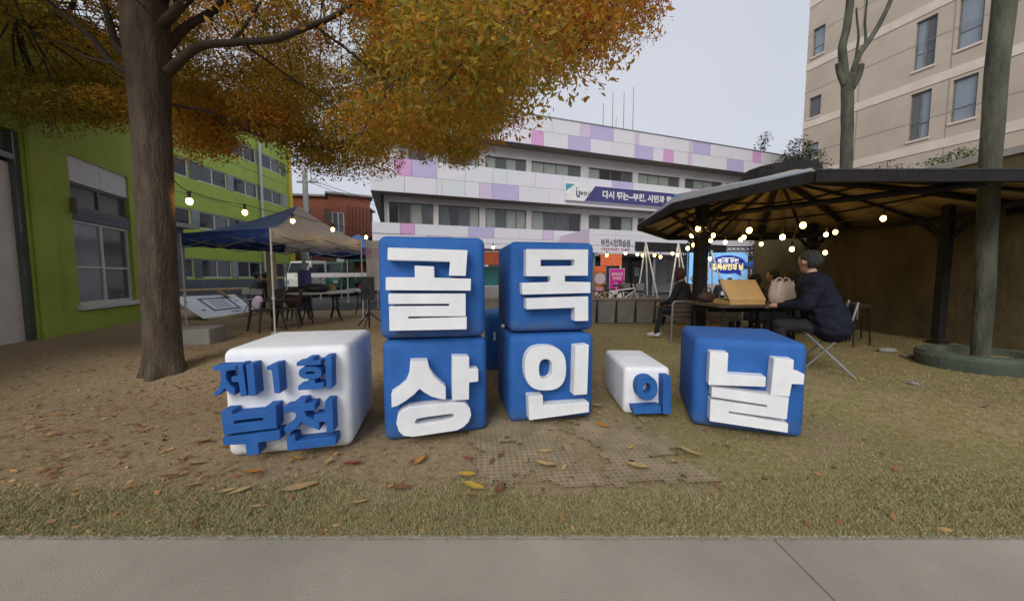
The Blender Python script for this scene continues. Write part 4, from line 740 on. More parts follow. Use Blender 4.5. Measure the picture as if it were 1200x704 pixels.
CROWN="-5.5,9.8,5.3,0.3 -1,9.3,5.7,0.3 -5.3,3.9,5,0.2 -0.8,4.9,4.5,0.3 -9.3,6.6,5.4,0.4 -9.1,2.6,5.7,0.5 0.2,6.6,4.9,0.3 -1.8,4.9,7,0.5 -3.8,2.3,6.1,0.3 -3.6,5.4,6.3,0.2 -4.3,8.1,4.1,0.2 0.6,5.2,5.5,0.6 1.5,4.7,5.7,0.5 -4.9,3.4,5.9,0.4 -3,6.3,4.7,0.6 -2.1,7.8,5.6,0.5 -5.5,5.5,6.5,0.4 -1.1,6.8,5.3,0.5 -4.1,3.5,6.5,0.3 -7.5,5.4,5.3,0.3 -1.3,9.8,5.5,0.4 -6.8,7.6,6.8,0.3 -2.3,4.3,6.7,0.3 -2,8,4.7,0.4 -6.2,2.9,5.3,0.4 -4,2.2,6.1,0.5 -6.9,7.9,5.8,0.5 -8.6,2.3,5.5,0.3 -0.6,5.6,4.9,0.3 -6.9,6.9,5.1,0.3 0.6,3.7,5,0.3 -6,8.4,6.2,0.3 -8.4,5.1,7.3,0.2 1.3,6.2,6.6,0.3 -2.6,7.2,4.8,0.3 -7.5,5,4.4,0.3 0.8,3.8,3.8,0.3 1,2.9,5.7,0.5 -7.1,9.2,6.3,0.3 -2.2,7.7,4.9,0.4 -0.6,4.9,3.4,0.4 -0.6,6.6,4.3,0.4 -8.7,6.2,4.9,0.5 -3.2,3.8,7.5,0.5 -0.9,6.8,7.4,0.2 -1.7,2.2,3.4,0.5 -9.3,6,5.2,0.5 -6.6,7.8,6.7,0.4 -3.1,7.4,7.2,0.2 -0.5,6.1,5.6,0.2 -6.1,4.4,5.6,0.5 -6.2,6.4,5.9,0.5 -6.8,2.6,5.8,0.3 -10.1,5.9,4.8,0.3 -0.1,2.7,4.4,0.2 -6.2,7,4.6,0.5 0.8,5,5.1,0.3 0.7,7.5,5.9,0.6 1.1,4.6,6.3,0.3 -5.7,6.7,5.2,0.3 -4.7,3,4.3,0.4 -0.5,3.8,5.9,0.3 -1,6.1,4.3,0.2 -6,6.5,6.4,0.3 -5.9,6.7,4.8,0.3 -1.8,2.7,6.4,0.3 -6.2,5.2,4.7,0.2 -4.9,5.2,6.3,0.3 -5.4,8.9,5.7,0.5 -2.3,4.4,5.7,0.5 -3.1,3,6.5,0.4 1.1,3.6,5.5,0.3 -2.1,9.3,4.9,0.4 -6.4,4.9,4.9,0.4 -2.9,5.5,6.8,0.6 -6.1,6.8,4.5,0.4 0.7,3.3,4,0.4 0.8,2.5,3.7,0.4 -10.2,6.7,5.9,0.5 -5.6,4.6,6.8,0.4 -4.4,3.4,4.6,0.2 -3.3,3.6,6.1,0.2 -0.7,4.4,3.3,0.5 -4.8,4.6,6.9,0.4 -2.3,6.6,4.4,0.3 -1.9,5.5,4.7,0.3 -0.6,9,6.4,0.3 -0.1,9.2,5.8,0.3 -5.6,3.3,6.2,0.2 -2.2,7.2,7,0.2 -1,7.8,6.9,0.3 -5,8.3,6.2,0.5 -0.8,3.8,6.1,0.2 0.1,5.3,6.9,0.5 -4.7,6.9,4.7,0.4 -1.6,7.4,4,0.2 -0,4.5,4.6,0.3 -1.2,4.2,4.2,0.5 -8.8,5.7,5.5,0.5 -2.2,8.7,6.3,0.3 -0.3,6.4,5.1,0.6 -6,6.5,7,0.4 -6,5.7,6,0.3 -3.8,7.3,7.9,0.5 -3.8,3.3,6.3,0.3 -9.2,6.5,6,0.2 -3.3,6.4,5.5,0.2 -5.8,7.8,7.3,0.4 -1.1,4.6,3.5,0.3 -1.8,8.5,5.2,0.2 -4.2,6.5,7,0.4 -4.7,8.7,6.4,0.2 -6.7,3.7,6.3,0.4 -5.6,9.3,6.5,0.5 -0.2,4.8,4.4,0.3 -0.3,2.8,2.8,0.5 -0.1,5.2,7.4,0.6 -8.9,5.6,5.6,0.3 -7.8,2.6,5.5,0.3 -0.8,9,5.2,0.2 -3.7,5.3,5.1,0.2 -6.1,6.2,6.8,0.4 0.7,3.1,5.7,0.3 -7.2,5.5,4.8,0.5 -8,7,5.7,0.3 -7.9,4.9,4.6,0.5 -10,5.9,5.2,0.3 -5.6,9.8,4.9,0.3 -4.2,5.7,4.3,0.3 0.2,3.7,4.2,0.3 -2.4,3.4,7.5,0.4 -4.6,6.6,5.1,0.4 -1.1,2.4,4.6,0.3 -0.1,5,4.6,0.2 0.1,3.1,4.1,0.3 -2.2,3.2,6.6,0.5 -0.2,5.3,3.9,0.3 -0.4,2.2,3,0.3 -8.4,2.7,4.9,0.5 -6.2,5.2,6.5,0.5 -4.1,6.7,4.9,0.2 -0.9,4.4,6.2,0.2 -1.5,8.9,6.6,0.5 -6.5,5.9,6,0.3 -6.4,9.1,5.4,0.6 -4.4,4.1,5,0.4 -8,7,4.7,0.3 -4.4,8,4.4,0.3 -9.1,5.5,5.1,0.2 -5,3.3,4.5,0.3 -0.3,6.1,7.5,0.3 -6.6,6.1,5.2,0.3 -1.8,3.4,6.9,0.6 -4.4,5.1,4.7,0.3 -6.3,3.8,4.9,0.4 -4.8,6.9,7.1,0.2 -0.3,2.5,5.9,0.3 -4,3.8,5.7,0.3 -0.8,7.5,5.1,0.5 -4.4,6.3,4.8,0.6 -1.8,9.3,6.6,0.3 -5.6,8.1,6.1,0.2 1.2,6.6,5.6,0.3 -3.3,3,5,0.4 -0.2,2.2,2.8,0.4 -6.5,6.4,7.2,0.3 -1.5,5.7,4.8,0.5 -7.2,7.7,5.7,0.3 -2.7,3.9,6.1,0.3 -1.1,2.9,4.5,0.5 -4.3,5.1,3.4,0.3 -5.9,5.9,5.3,0.6 -1.1,4.3,7.1,0.3 -0,3.3,4.4,0.2 -5.8,3.9,7.5,0.4 -2.2,6.6,6,0.3 -2,8.5,4.7,0.5 -2.7,8.5,7.2,0.2 -3.4,2.4,4.7,0.3 -9.5,6.5,6.3,0.3 -1.4,9.2,4.6,0.4 -0.5,3.2,6.2,0.5 -0,4.8,6.6,0.5 -6,5.4,4.1,0.3 -2.7,3.5,7.1,0.4 -3.8,5.7,6.8,0.3 -10,6.4,5.3,0.3 0.5,5.6,6.6,0.3 -4.6,9.1,4.9,0.5 -3.4,9.2,5.4,0.5 -1.5,5.9,7.4,0.4 -4.6,2.6,6.6,0.2 -5.8,6,4.3,0.4 -0.8,2.4,3.4,0.2 -2.4,5.7,6,0.5 -1.1,4,4,0.5 -0.6,4.4,6.8,0.2 -2.8,2.5,4.8,0.4 -6.4,4.9,8,0.3 -2.2,9.8,5.8,0.3 -0.9,3.8,4.7,0.4 -0.2,2.3,5.7,0.4 -1.7,7.8,4.2,0.2 -3.9,5.9,4.7,0.4 -1.8,5.3,3.6,0.3 1,3.7,4.6,0.5 -3.4,8.2,5,0.4 -7.8,5.3,6,0.3 -3.4,2.5,7.3,0.5 -8,5.3,4.8,0.2 0.6,3.1,5.1,0.3 -3.4,8.3,6,0.6 -8.5,9.3,4.9,0.2 -4.5,5,6,0.4 -6.8,5.9,6,0.4 -4.9,5.2,5.8,0.4 0.6,3.6,5.6,0.3 -4.8,7.7,5.9,0.3 -5.9,5.9,4.2,0.3 -6.2,9,7,0.3 -5.6,10,4.9,0.2 -2.9,5.1,6.2,0.5 -2.6,7.8,6.6,0.3 -3.8,7,5,0.5 -7.1,3.1,7,0.4 -3.4,8.4,7.5,0.5 -8.3,2.7,5.6,0.3 -7.7,8.9,5.1,0.4 -4.1,4,5,0.4 -1.2,7.1,5.3,0.3 -5.5,6.2,8.1,0.2 -1.1,2.8,3.4,0.2 -8.7,7.1,4.9,0.4 -6.1,4.9,3.8,0.3 -4.5,6.2,6.6,0.3 -1,8,4.9,0.5 -3.9,5.2,6.9,0.5 -5.4,4.4,5.4,0.4 -3.8,7,4.9,0.5 -0.7,5,3.1,0.3 -1.5,2.6,3.9,0.4 -0.6,5.8,4,0.4 -5.5,4.8,8,0.3 -9.7,6.2,4.6,0.2 -6.1,4.8,7.1,0.4 -0.8,5.3,7.1,0.5 -10.2,7.3,5.4,0.2 -0.8,5,4.3,0.2 -6.2,5.2,7.4,0.3 -3.7,5.6,6.6,0.3 -0.7,3.1,2.8,0.2 -0.2,6.9,5.4,0.5 -7.4,5.6,4,0.2 -6.1,4.5,5.6,0.4 -9.3,7.4,6,0.4 -5,5.6,7.7,0.3 1.9,5.4,5.3,0.3 0.2,3.3,4.7,0.3 -7.1,5.4,4,0.3 -4.5,4.2,5.7,0.3 1,3.8,4,0.2 -7.4,4.9,6.1,0.3 -8.6,5.5,6.8,0.6 -2.9,3.8,5.3,0.4 -3.5,9.8,5.1,0.3 -4.4,6.5,4.6,0.3 -0.5,5,6.5,0.4 -8,3.3,6,0.6 -1.3,5.2,6.6,0.4 -0.8,6.3,7.4,0.5 -8.9,5.8,5.8,0.2 -4,9.8,4.9,0.3 -3.8,5.4,4.4,0.2 -5.7,4.2,6.2,0.3 -7.2,2.2,6.2,0.4 1.5,4.5,5,0.4 1,5.3,4.8,0.3 -4.9,6.5,7.1,0.3 -6.9,4.8,7.1,0.4 -0.9,6.7,3.7,0.2 -8.8,3,6.1,0.3 -1.9,2.5,3.8,0.3 -6.8,2.6,4.9,0.4 -4.5,5.8,6.4,0.6 -1.1,5.3,4.5,0.4 -0.2,5.1,5,0.5 0.1,7.8,5.7,0.2 -6.9,5.5,7.5,0.3 -1.4,7.6,6.8,0.5 -0.4,5.3,7.1,0.6 -2,6.4,6.7,0.4 -3.5,9.6,6.1,0.4 -4.1,5.5,5.2,0.6 -3.7,3.9,6,0.3 1.3,4.9,5.6,0.3 -1.2,3.9,3.2,0.5 -7.1,3.7,6.2,0.5 -0.1,4.6,4.1,0.3 -3.5,9.6,6.4,0.2 -1.7,3.9,6.4,0.6 -1.3,4.3,4.9,0.3 0.4,2.7,6,0.3 -8.4,9.1,5.5,0.5 -1.6,3.1,5.5,0.4 -5.1,3.6,5.1,0.6 0.7,7.5,5.8,0.3 -0.4,3.1,5.8,0.6 -1,7.4,5.3,0.4 -4.8,3.5,7.1,0.6 -4.7,8.3,6.4,0.6 -3.4,7.8,7.1,0.2 -2.8,7,5.5,0.3 -9.2,3.3,6.4,0.3 -6.7,4.7,6.6,0.5 -0.4,8.1,5.9,0.3 -5.5,2.8,5.6,0.5 -0.5,2.7,3.3,0.3 -2.9,4.1,6.6,0.3 -6.2,6,6.4,0.3 -0.4,5.3,4.2,0.4 -1.9,7.7,6.9,0.3 -1.4,3.5,2.7,0.2 -1.2,2.3,3.9,0.3 -1.7,5.2,3.9,0.3 -8.6,8.4,6.5,0.4 -2.4,6.5,6.2,0.3 -4.9,3,6.3,0.5 -0.8,9,6.1,0.3 -8,2.5,5.9,0.3 -2.7,3,4.2,0.3 -5.4,8.5,5.5,0.4 -0,8.5,6.5,0.5 -9.7,2.7,5.3,0.2 -0.6,5.9,5.8,0.3 -0.3,8.2,6.3,0.5 -0,7.4,6.2,0.2 -1.5,8.3,4.4,0.6 -6.6,6.7,7.1,0.3 -2.8,8,6.3,0.3 -5.2,7.2,4.9,0.3 1.5,3,5.3,0.3 -0,2.4,5.3,0.6 -5.4,6.3,7,0.2 -3.5,4.9,5.5,0.5 -1.5,2.2,6.9,0.5 1,6.2,5.3,0.2 0.1,2.5,3.2,0.3 1.2,3.6,4.4,0.3 -8.4,8,6.6,0.5 -5,7.7,7.6,0.6 -1,9.3,5.2,0.2 -0.9,6.2,7.3,0.5 -5.2,6.1,7.8,0.3 -7.2,6.6,4.6,0.3 -5.9,8.8,7.1,0.3 -7.6,2.7,5.8,0.6 -1,8.3,6.3,0.3 -5.4,6.3,7.6,0.4 -1.5,4.4,4.7,0.6 -8.5,5.3,6.1,0.2 -0.1,2.3,2.8,0.5 -0.4,2.8,4.8,0.3 -2.7,9.5,5.9,0.5 -1.1,2.6,5.9,0.3 -2.4,3.8,5.4,0.6 -6,8.3,6.5,0.3 -1.2,9.3,5.5,0.2 -3.8,6.6,3.6,0.3 -8.3,8.3,6.2,0.3 -3.9,3.1,6.7,0.4 -1,6.4,4.5,0.2 -3.2,3.1,6.5,0.4 -8.6,7.2,6.2,0.2 -0.1,3.2,3,0.2 -1.9,3.6,7,0.4 -5.9,4.9,7.8,0.4 -4.6,2.9,7.1,0.3 1.3,6.7,6.2,0.6 -5,5.1,4.8,0.3 -5.9,9,5.8,0.4 -7.4,6,6.5,0.5 -0.8,2.8,3.2,0.3 -3.9,7,6.9,0.2 -2.4,7.4,4.9,0.3 -1.5,3,6.6,0.3 -4.1,9.4,6.2,0.3 -1,8.1,6,0.4 -7.6,5.8,6.6,0.5 -4.8,2.8,5.9,0.4 -2.6,9,5,0.2 -9.2,3.4,6.1,0.4 -1.3,7.4,6.2,0.3 -0.1,8,5,0.3 -3.4,5.8,5,0.3 -3.9,2.3,4.7,0.5 -5.5,9,7.1,0.4 -0.6,6.5,4.5,0.5 -7.9,8.6,5,0.2 -7,7.6,5.2,0.5 -3,6.7,6.9,0.2 -6.7,4.7,5.7,0.3 -1.5,4.7,5,0.3 -7.7,8,6.7,0.5 -2.6,2.4,4.1,0.3 -3.2,4.7,5.3,0.3 -1.6,7,7.3,0.4 -4,7.9,4.3,0.2 -5.2,8.8,4.9,0.5 -9.1,6.6,6.9,0.5 -1.6,2.5,7,0.5 -4.2,2.3,4.5,0.6 -9.2,8.9,5.3,0.2 -4.7,7.2,5.8,0.6 -7.2,6.1,7.8,0.5 -5.9,6.7,4.4,0.2 -8.6,6,5,0.5 -0.2,3.5,6.7,0.4 -10.7,6.1,4.7,0.2 0.5,5.4,4.7,0.4 -0.7,7.7,4.9,0.4 0.8,3.1,4.1,0.2 -6.5,3.4,6.3,0.3 -4.9,6.1,4.8,0.6 0.4,5.5,5.4,0.3 0.9,4,4.2,0.3 -3.2,8.9,6.9,0.4 -1.1,2.9,2.7,0.3 0.3,2.6,3.3,0.4 -4.7,4.7,4.8,0.4 -1.7,4.6,5.3,0.3 -0.4,2.4,2.7,0.5 -5.2,5.5,4,0.4 -0.7,4.1,5.6,0.3 -8.5,5.4,6.5,0.5 -7.9,8.1,5.9,0.6 -0.3,7.5,5.6,0.5 -6.8,7.1,5.4,0.5 -2,3.9,7.3,0.2 -7,6.3,6.1,0.3 -6.1,2.6,6.8,0.6 -2.4,5.2,5.8,0.6 -4.8,3.4,5.8,0.6 -5.6,7.8,7.2,0.2 -1,4.9,5.2,0.6 -7.4,4.5,5.7,0.6 -9.5,7.4,5.3,0.5 -0.6,4.6,3.4,0.5 -4.5,5,4.1,0.3 0.3,4.3,3.9,0.4 -1.1,7.1,4.1,0.2 -3.2,5.1,4.1,0.4 -6.8,7.9,4.8,0.4 -5.7,6.7,4.7,0.3 -2.9,5.8,3.5,0.3 -5.4,4.7,8,0.3 -2.4,5.6,6.2,0.4 -1,9.4,5.6,0.3 -6.5,7,6.4,0.3 -2.6,4.3,6.2,0.5 -8.5,3,5.3,0.5 -3.3,5,6.8,0.6 -2.5,8.9,4.8,0.3 -2.4,3.1,6.6,0.3 -3.1,6.7,7.9,0.2 -2.1,2.7,4.5,0.4 -2.3,3.7,6.4,0.5 -9,6.1,7.1,0.4 -2.8,9.8,5.5,0.6 -7.3,6.2,5.5,0.5 -2.4,8.5,7.1,0.5 -0.6,5.4,7.5,0.4 -2.1,4.8,6.9,0.2 -5.7,7,6.7,0.3 -2.5,5.1,6.6,0.2 -4.5,5,3.5,0.3 -6.3,3.4,6.6,0.3 -7.5,2.5,4.8,0.4 -9.3,8.8,5.5,0.2 -1,2.5,4.3,0.3 -2.2,5.9,4.2,0.2 -6.3,2.7,5.4,0.3 -5.7,5.1,4.5,0.5 -8,5.4,5.5,0.3 -4.4,3.9,6.1,0.2 -3.9,9.7,5.2,0.4 -1.8,5,5.4,0.2 -0.9,4.3,7,0.3 -1.5,9.5,4.4,0.2 -6,8.3,7,0.4 -5.5,5.6,4.7,0.2 -1.9,6,4.3,0.5 1.6,4.5,4.8,0.3 -6.9,7.9,4.5,0.5 -4,8.1,4.3,0.2 -6.3,4.8,4.7,0.3 -6.8,6.3,5,0.5 -2.1,6.8,5.1,0.3 0.4,3.2,4.3,0.2 -3.1,5.1,5,0.3 1.2,6.3,6,0.3 -5.7,5.7,5.2,0.5 -1.9,8,7.5,0.6 0,3.3,5.8,0.3 -4,6.9,6.7,0.5 -0.5,4.5,4.2,0.3 1.8,4.6,6,0.3 -7.8,5.9,5.3,0.3 -6.1,6.2,4.7,0.3 -2.6,8.4,5.6,0.2 -1.7,4.8,6.5,0.6 -7,5.4,5.5,0.2 -1.8,4.6,3.6,0.6 -8.6,5.7,4.3,0.3 -5.9,9,6.2,0.3 -1.8,4.9,6,0.2 -0.4,3.2,4.2,0.2 -1.9,7.9,7.4,0.6 -3.1,7.5,4.7,0.2 -2.5,3.8,5.4,0.2 -2.1,5.3,7.5,0.4 -1.5,4.9,5.4,0.2 -8,7,5.6,0.5 -9.8,6.7,5.9,0.2 -7.2,2.2,6.5,0.3 -6.1,3.3,7.1,0.6 -9.2,7.4,5.5,0.6 -6.6,6.1,5.3,0.2 -1.1,5.5,5.5,0.4 -6.9,6,4.5,0.3 -5.2,6,4,0.4 0.9,3.9,4.3,0.5 -9.7,6.5,6.7,0.3 -6.6,8.3,5.5,0.3 -4.9,8.7,7,0.3 -5.8,6.6,4.3,0.3 -2.3,6.6,5.2,0.5 -4.3,4,7.6,0.6 -8.1,7,5.4,0.3 -2.5,6.4,3.6,0.4 -0.6,4.6,3.9,0.5 -7.2,9.8,5.8,0.3 -2.3,6.7,5.2,0.5 -5.2,7.7,7.7,0.3 -6.6,7.7,7.1,0.5 -3.8,4.1,5.5,0.3 -4.6,6.2,7.2,0.3 -1.2,9,6.6,0.5 1.4,5.3,4.8,0.2 -3.5,7.2,7.7,0.3 -5.8,5.8,6.1,0.5 0.5,2.9,3.2,0.4 -4.2,5.8,4.5,0.3 -5,9.2,6.7,0.4 1.2,4.4,4.5,0.2 -6.1,6.5,5.8,0.3 -1.4,5.6,3.6,0.3 -0.7,3.3,3.3,0.2 -5.5,3.3,6.4,0.6 -4.7,5.3,6.8,0.3 -5.7,4.7,6.3,0.3 -1.1,7.2,5.8,0.2 -1.3,2.3,6.3,0.4 -2.7,8.3,7.3,0.2 -1.6,5.3,7,0.5 -4.4,7.3,5.7,0.3 -8.7,6.3,6,0.2 -1,8.9,6.7,0.4 -9.5,7.2,6.4,0.2 -8.1,6,7.5,0.5 -0.3,2.6,3.4,0.2 -9.4,3.3,6.2,0.3 -3.9,5.5,3.9,0.5 -7.3,2.3,4.7,0.4 -8.5,3.5,6.9,0.3 -2.1,5.4,5.8,0.2 -4.2,2.4,4.7,0.2 1.3,5,5.4,0.3 -0,4.1,6.9,0.2 -3.5,9.7,5.3,0.4 -1.6,4.5,4,0.3 -5.7,9.2,6.3,0.3 -5,8.1,6.8,0.5 -8,6.1,4.6,0.3 -2.3,3.3,7.4,0.2 -4.6,8.5,5,0.4 -7.1,6.8,5.4,0.5 -4.1,9.4,6.8,0.5 -3.4,6.6,7.6,0.5 -5.8,6.3,7,0.4 -6.3,3.3,6.1,0.4 -7.8,5.2,7.6,0.3 -5.9,7.1,6.4,0.2 -5.9,4,6.7,0.5 -9.1,8.1,5,0.2 -1,7.1,5.4,0.6 -5.6,4.8,6.3,0.4 -2.9,6,6.8,0.6 -3.9,2.5,4.9,0.3 -8.2,7.6,6,0.6 0.7,3.3,4.3,0.5 -2.9,6.5,7.3,0.3 -9.2,3.1,6.1,0.2 -6.7,7.5,5,0.3 -5.9,3.2,6.2,0.3 -5.4,4.2,6.2,0.2 -0.8,3.7,3,0.5 -4.3,3.2,7.2,0.5 -0.5,4.2,3.8,0.2 1.6,4.7,5.8,0.3 -0.2,6.4,7.4,0.5 -0.8,5.8,4.9,0.3 -0.4,2.9,4.1,0.3 -1.1,6.2,5.6,0.3 -0.9,6.7,3.8,0.3 -7.2,6.1,7.7,0.6 -1.9,7.2,5.3,0.4 -1.6,6,4.9,0.2 -4.8,8.4,7.2,0.3 -6.6,6.2,5.3,0.3 -4.3,10.4,5.2,0.4 -2.7,5.4,6.6,0.4 -8.1,5,4.1,0.4 -0.8,8.2,6,0.3 -3.6,5.3,4.4,0.2 1.5,4.4,5.5,0.5 -5.3,6.6,5.2,0.5 -5.5,7.3,6.7,0.5 -7.2,3.5,7.5,0.3 -0.4,4.2,4.7,0.5 -1.5,6,6.2,0.2 -1.5,3.8,5.7,0.2 -7,6.8,5,0.3 -1.5,4,4.6,0.4 0.7,3.6,3.9,0.5 -4.9,5.2,4.2,0.2 -7.9,5.1,7.1,0.5 -7.1,6.4,4.4,0.3 -3.9,8.2,5.5,0.2 -3.1,9,5,0.3 -2.5,8.4,6.6,0.4 0.7,4.6,5.3,0.3 -4.9,5.5,5.7,0.2 -1.7,7.8,6.9,0.2 -4.3,8.4,6.1,0.3 -3.2,7.9,6,0.5 -9.1,8.5,6,0.3 -6.2,4.2,5.1,0.5 -0.9,5,5.5,0.3 -7.1,5.3,7.8,0.4 0.3,5.7,5.6,0.6 -4.3,2.4,5.4,0.6 -3.7,2.8,5.2,0.2 -6.3,5,6.1,0.4 -6.9,6.1,7.2,0.3 -7.6,3.4,6.7,0.4 -7.7,8.5,6.2,0.6 -3.7,6.3,6.9,0.6 -3.5,8.5,5.6,0.4 -2.4,6.3,5.4,0.3 -4.9,7,5.9,0.3 -1.4,6.1,5,0.3 -6.4,5.4,7.2,0.2 -7.9,9.3,5.8,0.6 -4.2,7.7,5.1,0.5 -9.8,5.7,5.4,0.3 -4.4,2.8,6,0.3 -5.3,6.7,6.1,0.2 -9.3,7.2,5.2,0.3 -9.7,7.1,5,0.6 -3.8,2.3,5.7,0.4 -3.2,8.9,6.3,0.2 1.1,2.6,5.5,0.4 -5.6,4.9,5.5,0.3 -0.4,6.9,5.6,0.6 -5.3,8.9,5.6,0.3 0.7,5.1,4.5,0.3 -1.4,6,7.8,0.4 -5.1,6.8,7.8,0.5 -5,6.2,8.1,0.3 -0.5,6,4.7,0.3 -3.9,6.5,6,0.4 0.2,7.3,5.5,0.3 -1.3,5.2,7.7,0.4 -4.3,7.6,4.1,0.3 -4,5.8,7.4,0.4 -9.1,7.7,5.7,0.3 -3.3,6.3,5.6,0.3 -2.1,5.5,5,0.6 -0.5,3.6,5,0.5 -5.7,6.6,4.1,0.2 -2.9,6.7,6.5,0.5 -7.1,5,5.1,0.3 -1,4.4,5.3,0.6 -5.9,3.3,6.6,0.3 -0.4,4.3,5.7,0.3 -1.9,2.4,3.7,0.4 -0.5,2.4,3.1,0.3 -3.4,5.4,5.4,0.2 -6.2,5.1,4.9,0.3 -0.1,4.6,3.9,0.3 1.8,5.3,5.1,0.4 -2.1,4.1,7.3,0.2 -0.5,4.3,4.6,0.3 -4.8,4.7,6.5,0.4 -6.4,8.3,6.1,0.2 -8.8,8.1,5.7,0.4 -1.2,6.4,5.6,0.5 -5.2,7.9,5.2,0.3 -7.8,4.1,7.2,0.5 -2.3,8.5,4.7,0.3 -0.8,6.4,4,0.3 -5.8,5.6,6.2,0.5 -8,8.2,5.7,0.2 1,7.6,6.4,0.3 -6.8,5.3,5.9,0.3 -5.4,9.6,6,0.2 -7.1,3.1,6.5,0.3 -8.5,7.1,5.4,0.3 -5.7,8.7,6.5,0.5 -7.3,5.2,6.4,0.4 -1.6,5.5,3.8,0.3 -4.9,7.9,7.5,0.2 -4.9,6.8,7.8,0.4 -3.2,6,4.4,0.3 0.1,7.3,6.8,0.2 -2,5.7,5.4,0.3 -8.1,6.1,7.3,0.4 -1.4,3.9,3,0.5 -9,7.6,6.5,0.3 -1.1,4.6,3.5,0.4 -5.1,5.3,6.3,0.3 -1.8,7,4.3,0.4 -5.1,7.4,6.7,0.2 -2.5,6.5,6.9,0.3 -6.5,7.1,4.4,0.3 -6.4,8.4,6.9,0.3 -3.1,5.7,7.3,0.4 0.4,4.6,5.5,0.2 -2.4,3.8,4.8,0.3 -0.3,2.9,3.9,0.4 -6.4,7.2,6,0.2 -3,10,5.4,0.6 -0.6,3.3,3.3,0.4 -2.7,2.8,4.7,0.3 -1.3,3.2,4.3,0.3 -0.5,4,4.7,0.5 -5.6,2.3,6.8,0.4 -5.2,6.2,7.6,0.4 -5.5,9,5,0.2 0.7,5.8,5.3,0.3 -6.2,6.9,6.2,0.3 0.5,3,3.6,0.6 -0.3,5.9,4.1,0.3 -4.6,3.1,4.2,0.4 -3.4,3.3,5.5,0.2 -2.6,7.7,6.6,0.3 -0.7,7.3,7.4,0.2 -2.1,6.3,7.5,0.3 -6.9,6.4,6.7,0.2 -0.1,4.7,5.7,0.2 -5,6,4.2,0.4 -4.4,5,3.7,0.3 -4.8,5.5,3.8,0.4 -4.6,5.4,3.9,0.4 -5.2,6.1,3.7,0.3 -4.9,5.6,4.2,0.3 -4.8,5.4,4.1,0.3 -5.6,6.3,4.4,0.3 -4.8,5.7,3.5,0.3 -4.8,5.3,3.8,0.3 -4.7,5.5,4.2,0.3 -4.6,5.2,3.8,0.3 -5.6,6.6,4.4,0.3 -6.1,6.5,4,0.4 -5.3,6.4,4.6,0.4 -4.7,5.5,3.9,0.3 -4.8,5.2,3.3,0.4 -4.8,5.8,4.1,0.3 -4.7,5.5,3.6,0.3 -4.7,5.5,3.9,0.3 -4.5,5.3,3.4,0.4 -5,5.5,3.6,0.4 -8.2,6.6,4.4,0.3 -6.4,5.7,4,0.4 -8.7,6.4,4.6,0.3 -7,5.8,4.6,0.3 -7.7,5.5,4.1,0.3 -6.2,5.4,4.3,0.3 -7.9,5.9,4,0.4 -6.6,5.4,3.9,0.4 -6.5,5,3.8,0.4 -7.8,6.2,4.3,0.3 -6.3,5.5,4.1,0.4 -5.5,4.9,3.8,0.3 -7.6,5.6,4.1,0.3 -8.6,6.2,4.8,0.3 -6.8,5.5,4,0.3 -8.4,6.4,4.9,0.3 -6.8,5.5,4.3,0.3 -5.8,5.1,3.9,0.3 -6.5,5.5,4.2,0.4 -6.9,5.7,4.5,0.4 -7.2,5.6,4.3,0.4 -6.7,4.9,4,0.4 -8.9,6.4,4.5,0.3 -6.3,5,3.8,0.4 -8.3,6.1,4.5,0.4 -7.4,5.8,4.4,0.3 -4,6.2,3.7,0.3 -3.5,5.4,3.5,0.3 -3.6,5,3.8,0.3 -4.2,6,3.9,0.3 -4.2,5.7,4,0.4 -4.5,6.3,4.1,0.4 -3.8,6,3.9,0.3 -3.7,5.7,4.1,0.3 -4.1,5.4,4,0.3 -3.6,5.8,3.8,0.4 -3.3,5,3.9,0.4 -3.5,5.1,3.6,0.4 -4,6.5,4.2,0.4 -3.7,5.8,3.9,0.4 -4.8,6.3,4.1,0.3 -3.7,5.8,4.1,0.3 -2.7,5.7,3.7,0.3 -3.7,6.1,3.7,0.3 -2.7,5.8,4,0.3 -2.7,6.1,3.3,0.4 -3.2,5.6,3.2,0.4 -2.7,5.3,3.6,0.4 -2.5,5.9,3.6,0.3 -2.8,6.4,3.7,0.3 -3.4,6,3.8,0.3 -2.3,5.8,3.3,0.4 -3.2,6.1,3.4,0.4 -3.2,6.6,3.8,0.3 -3.4,6.3,3.5,0.4 -2.6,6,3.9,0.3"

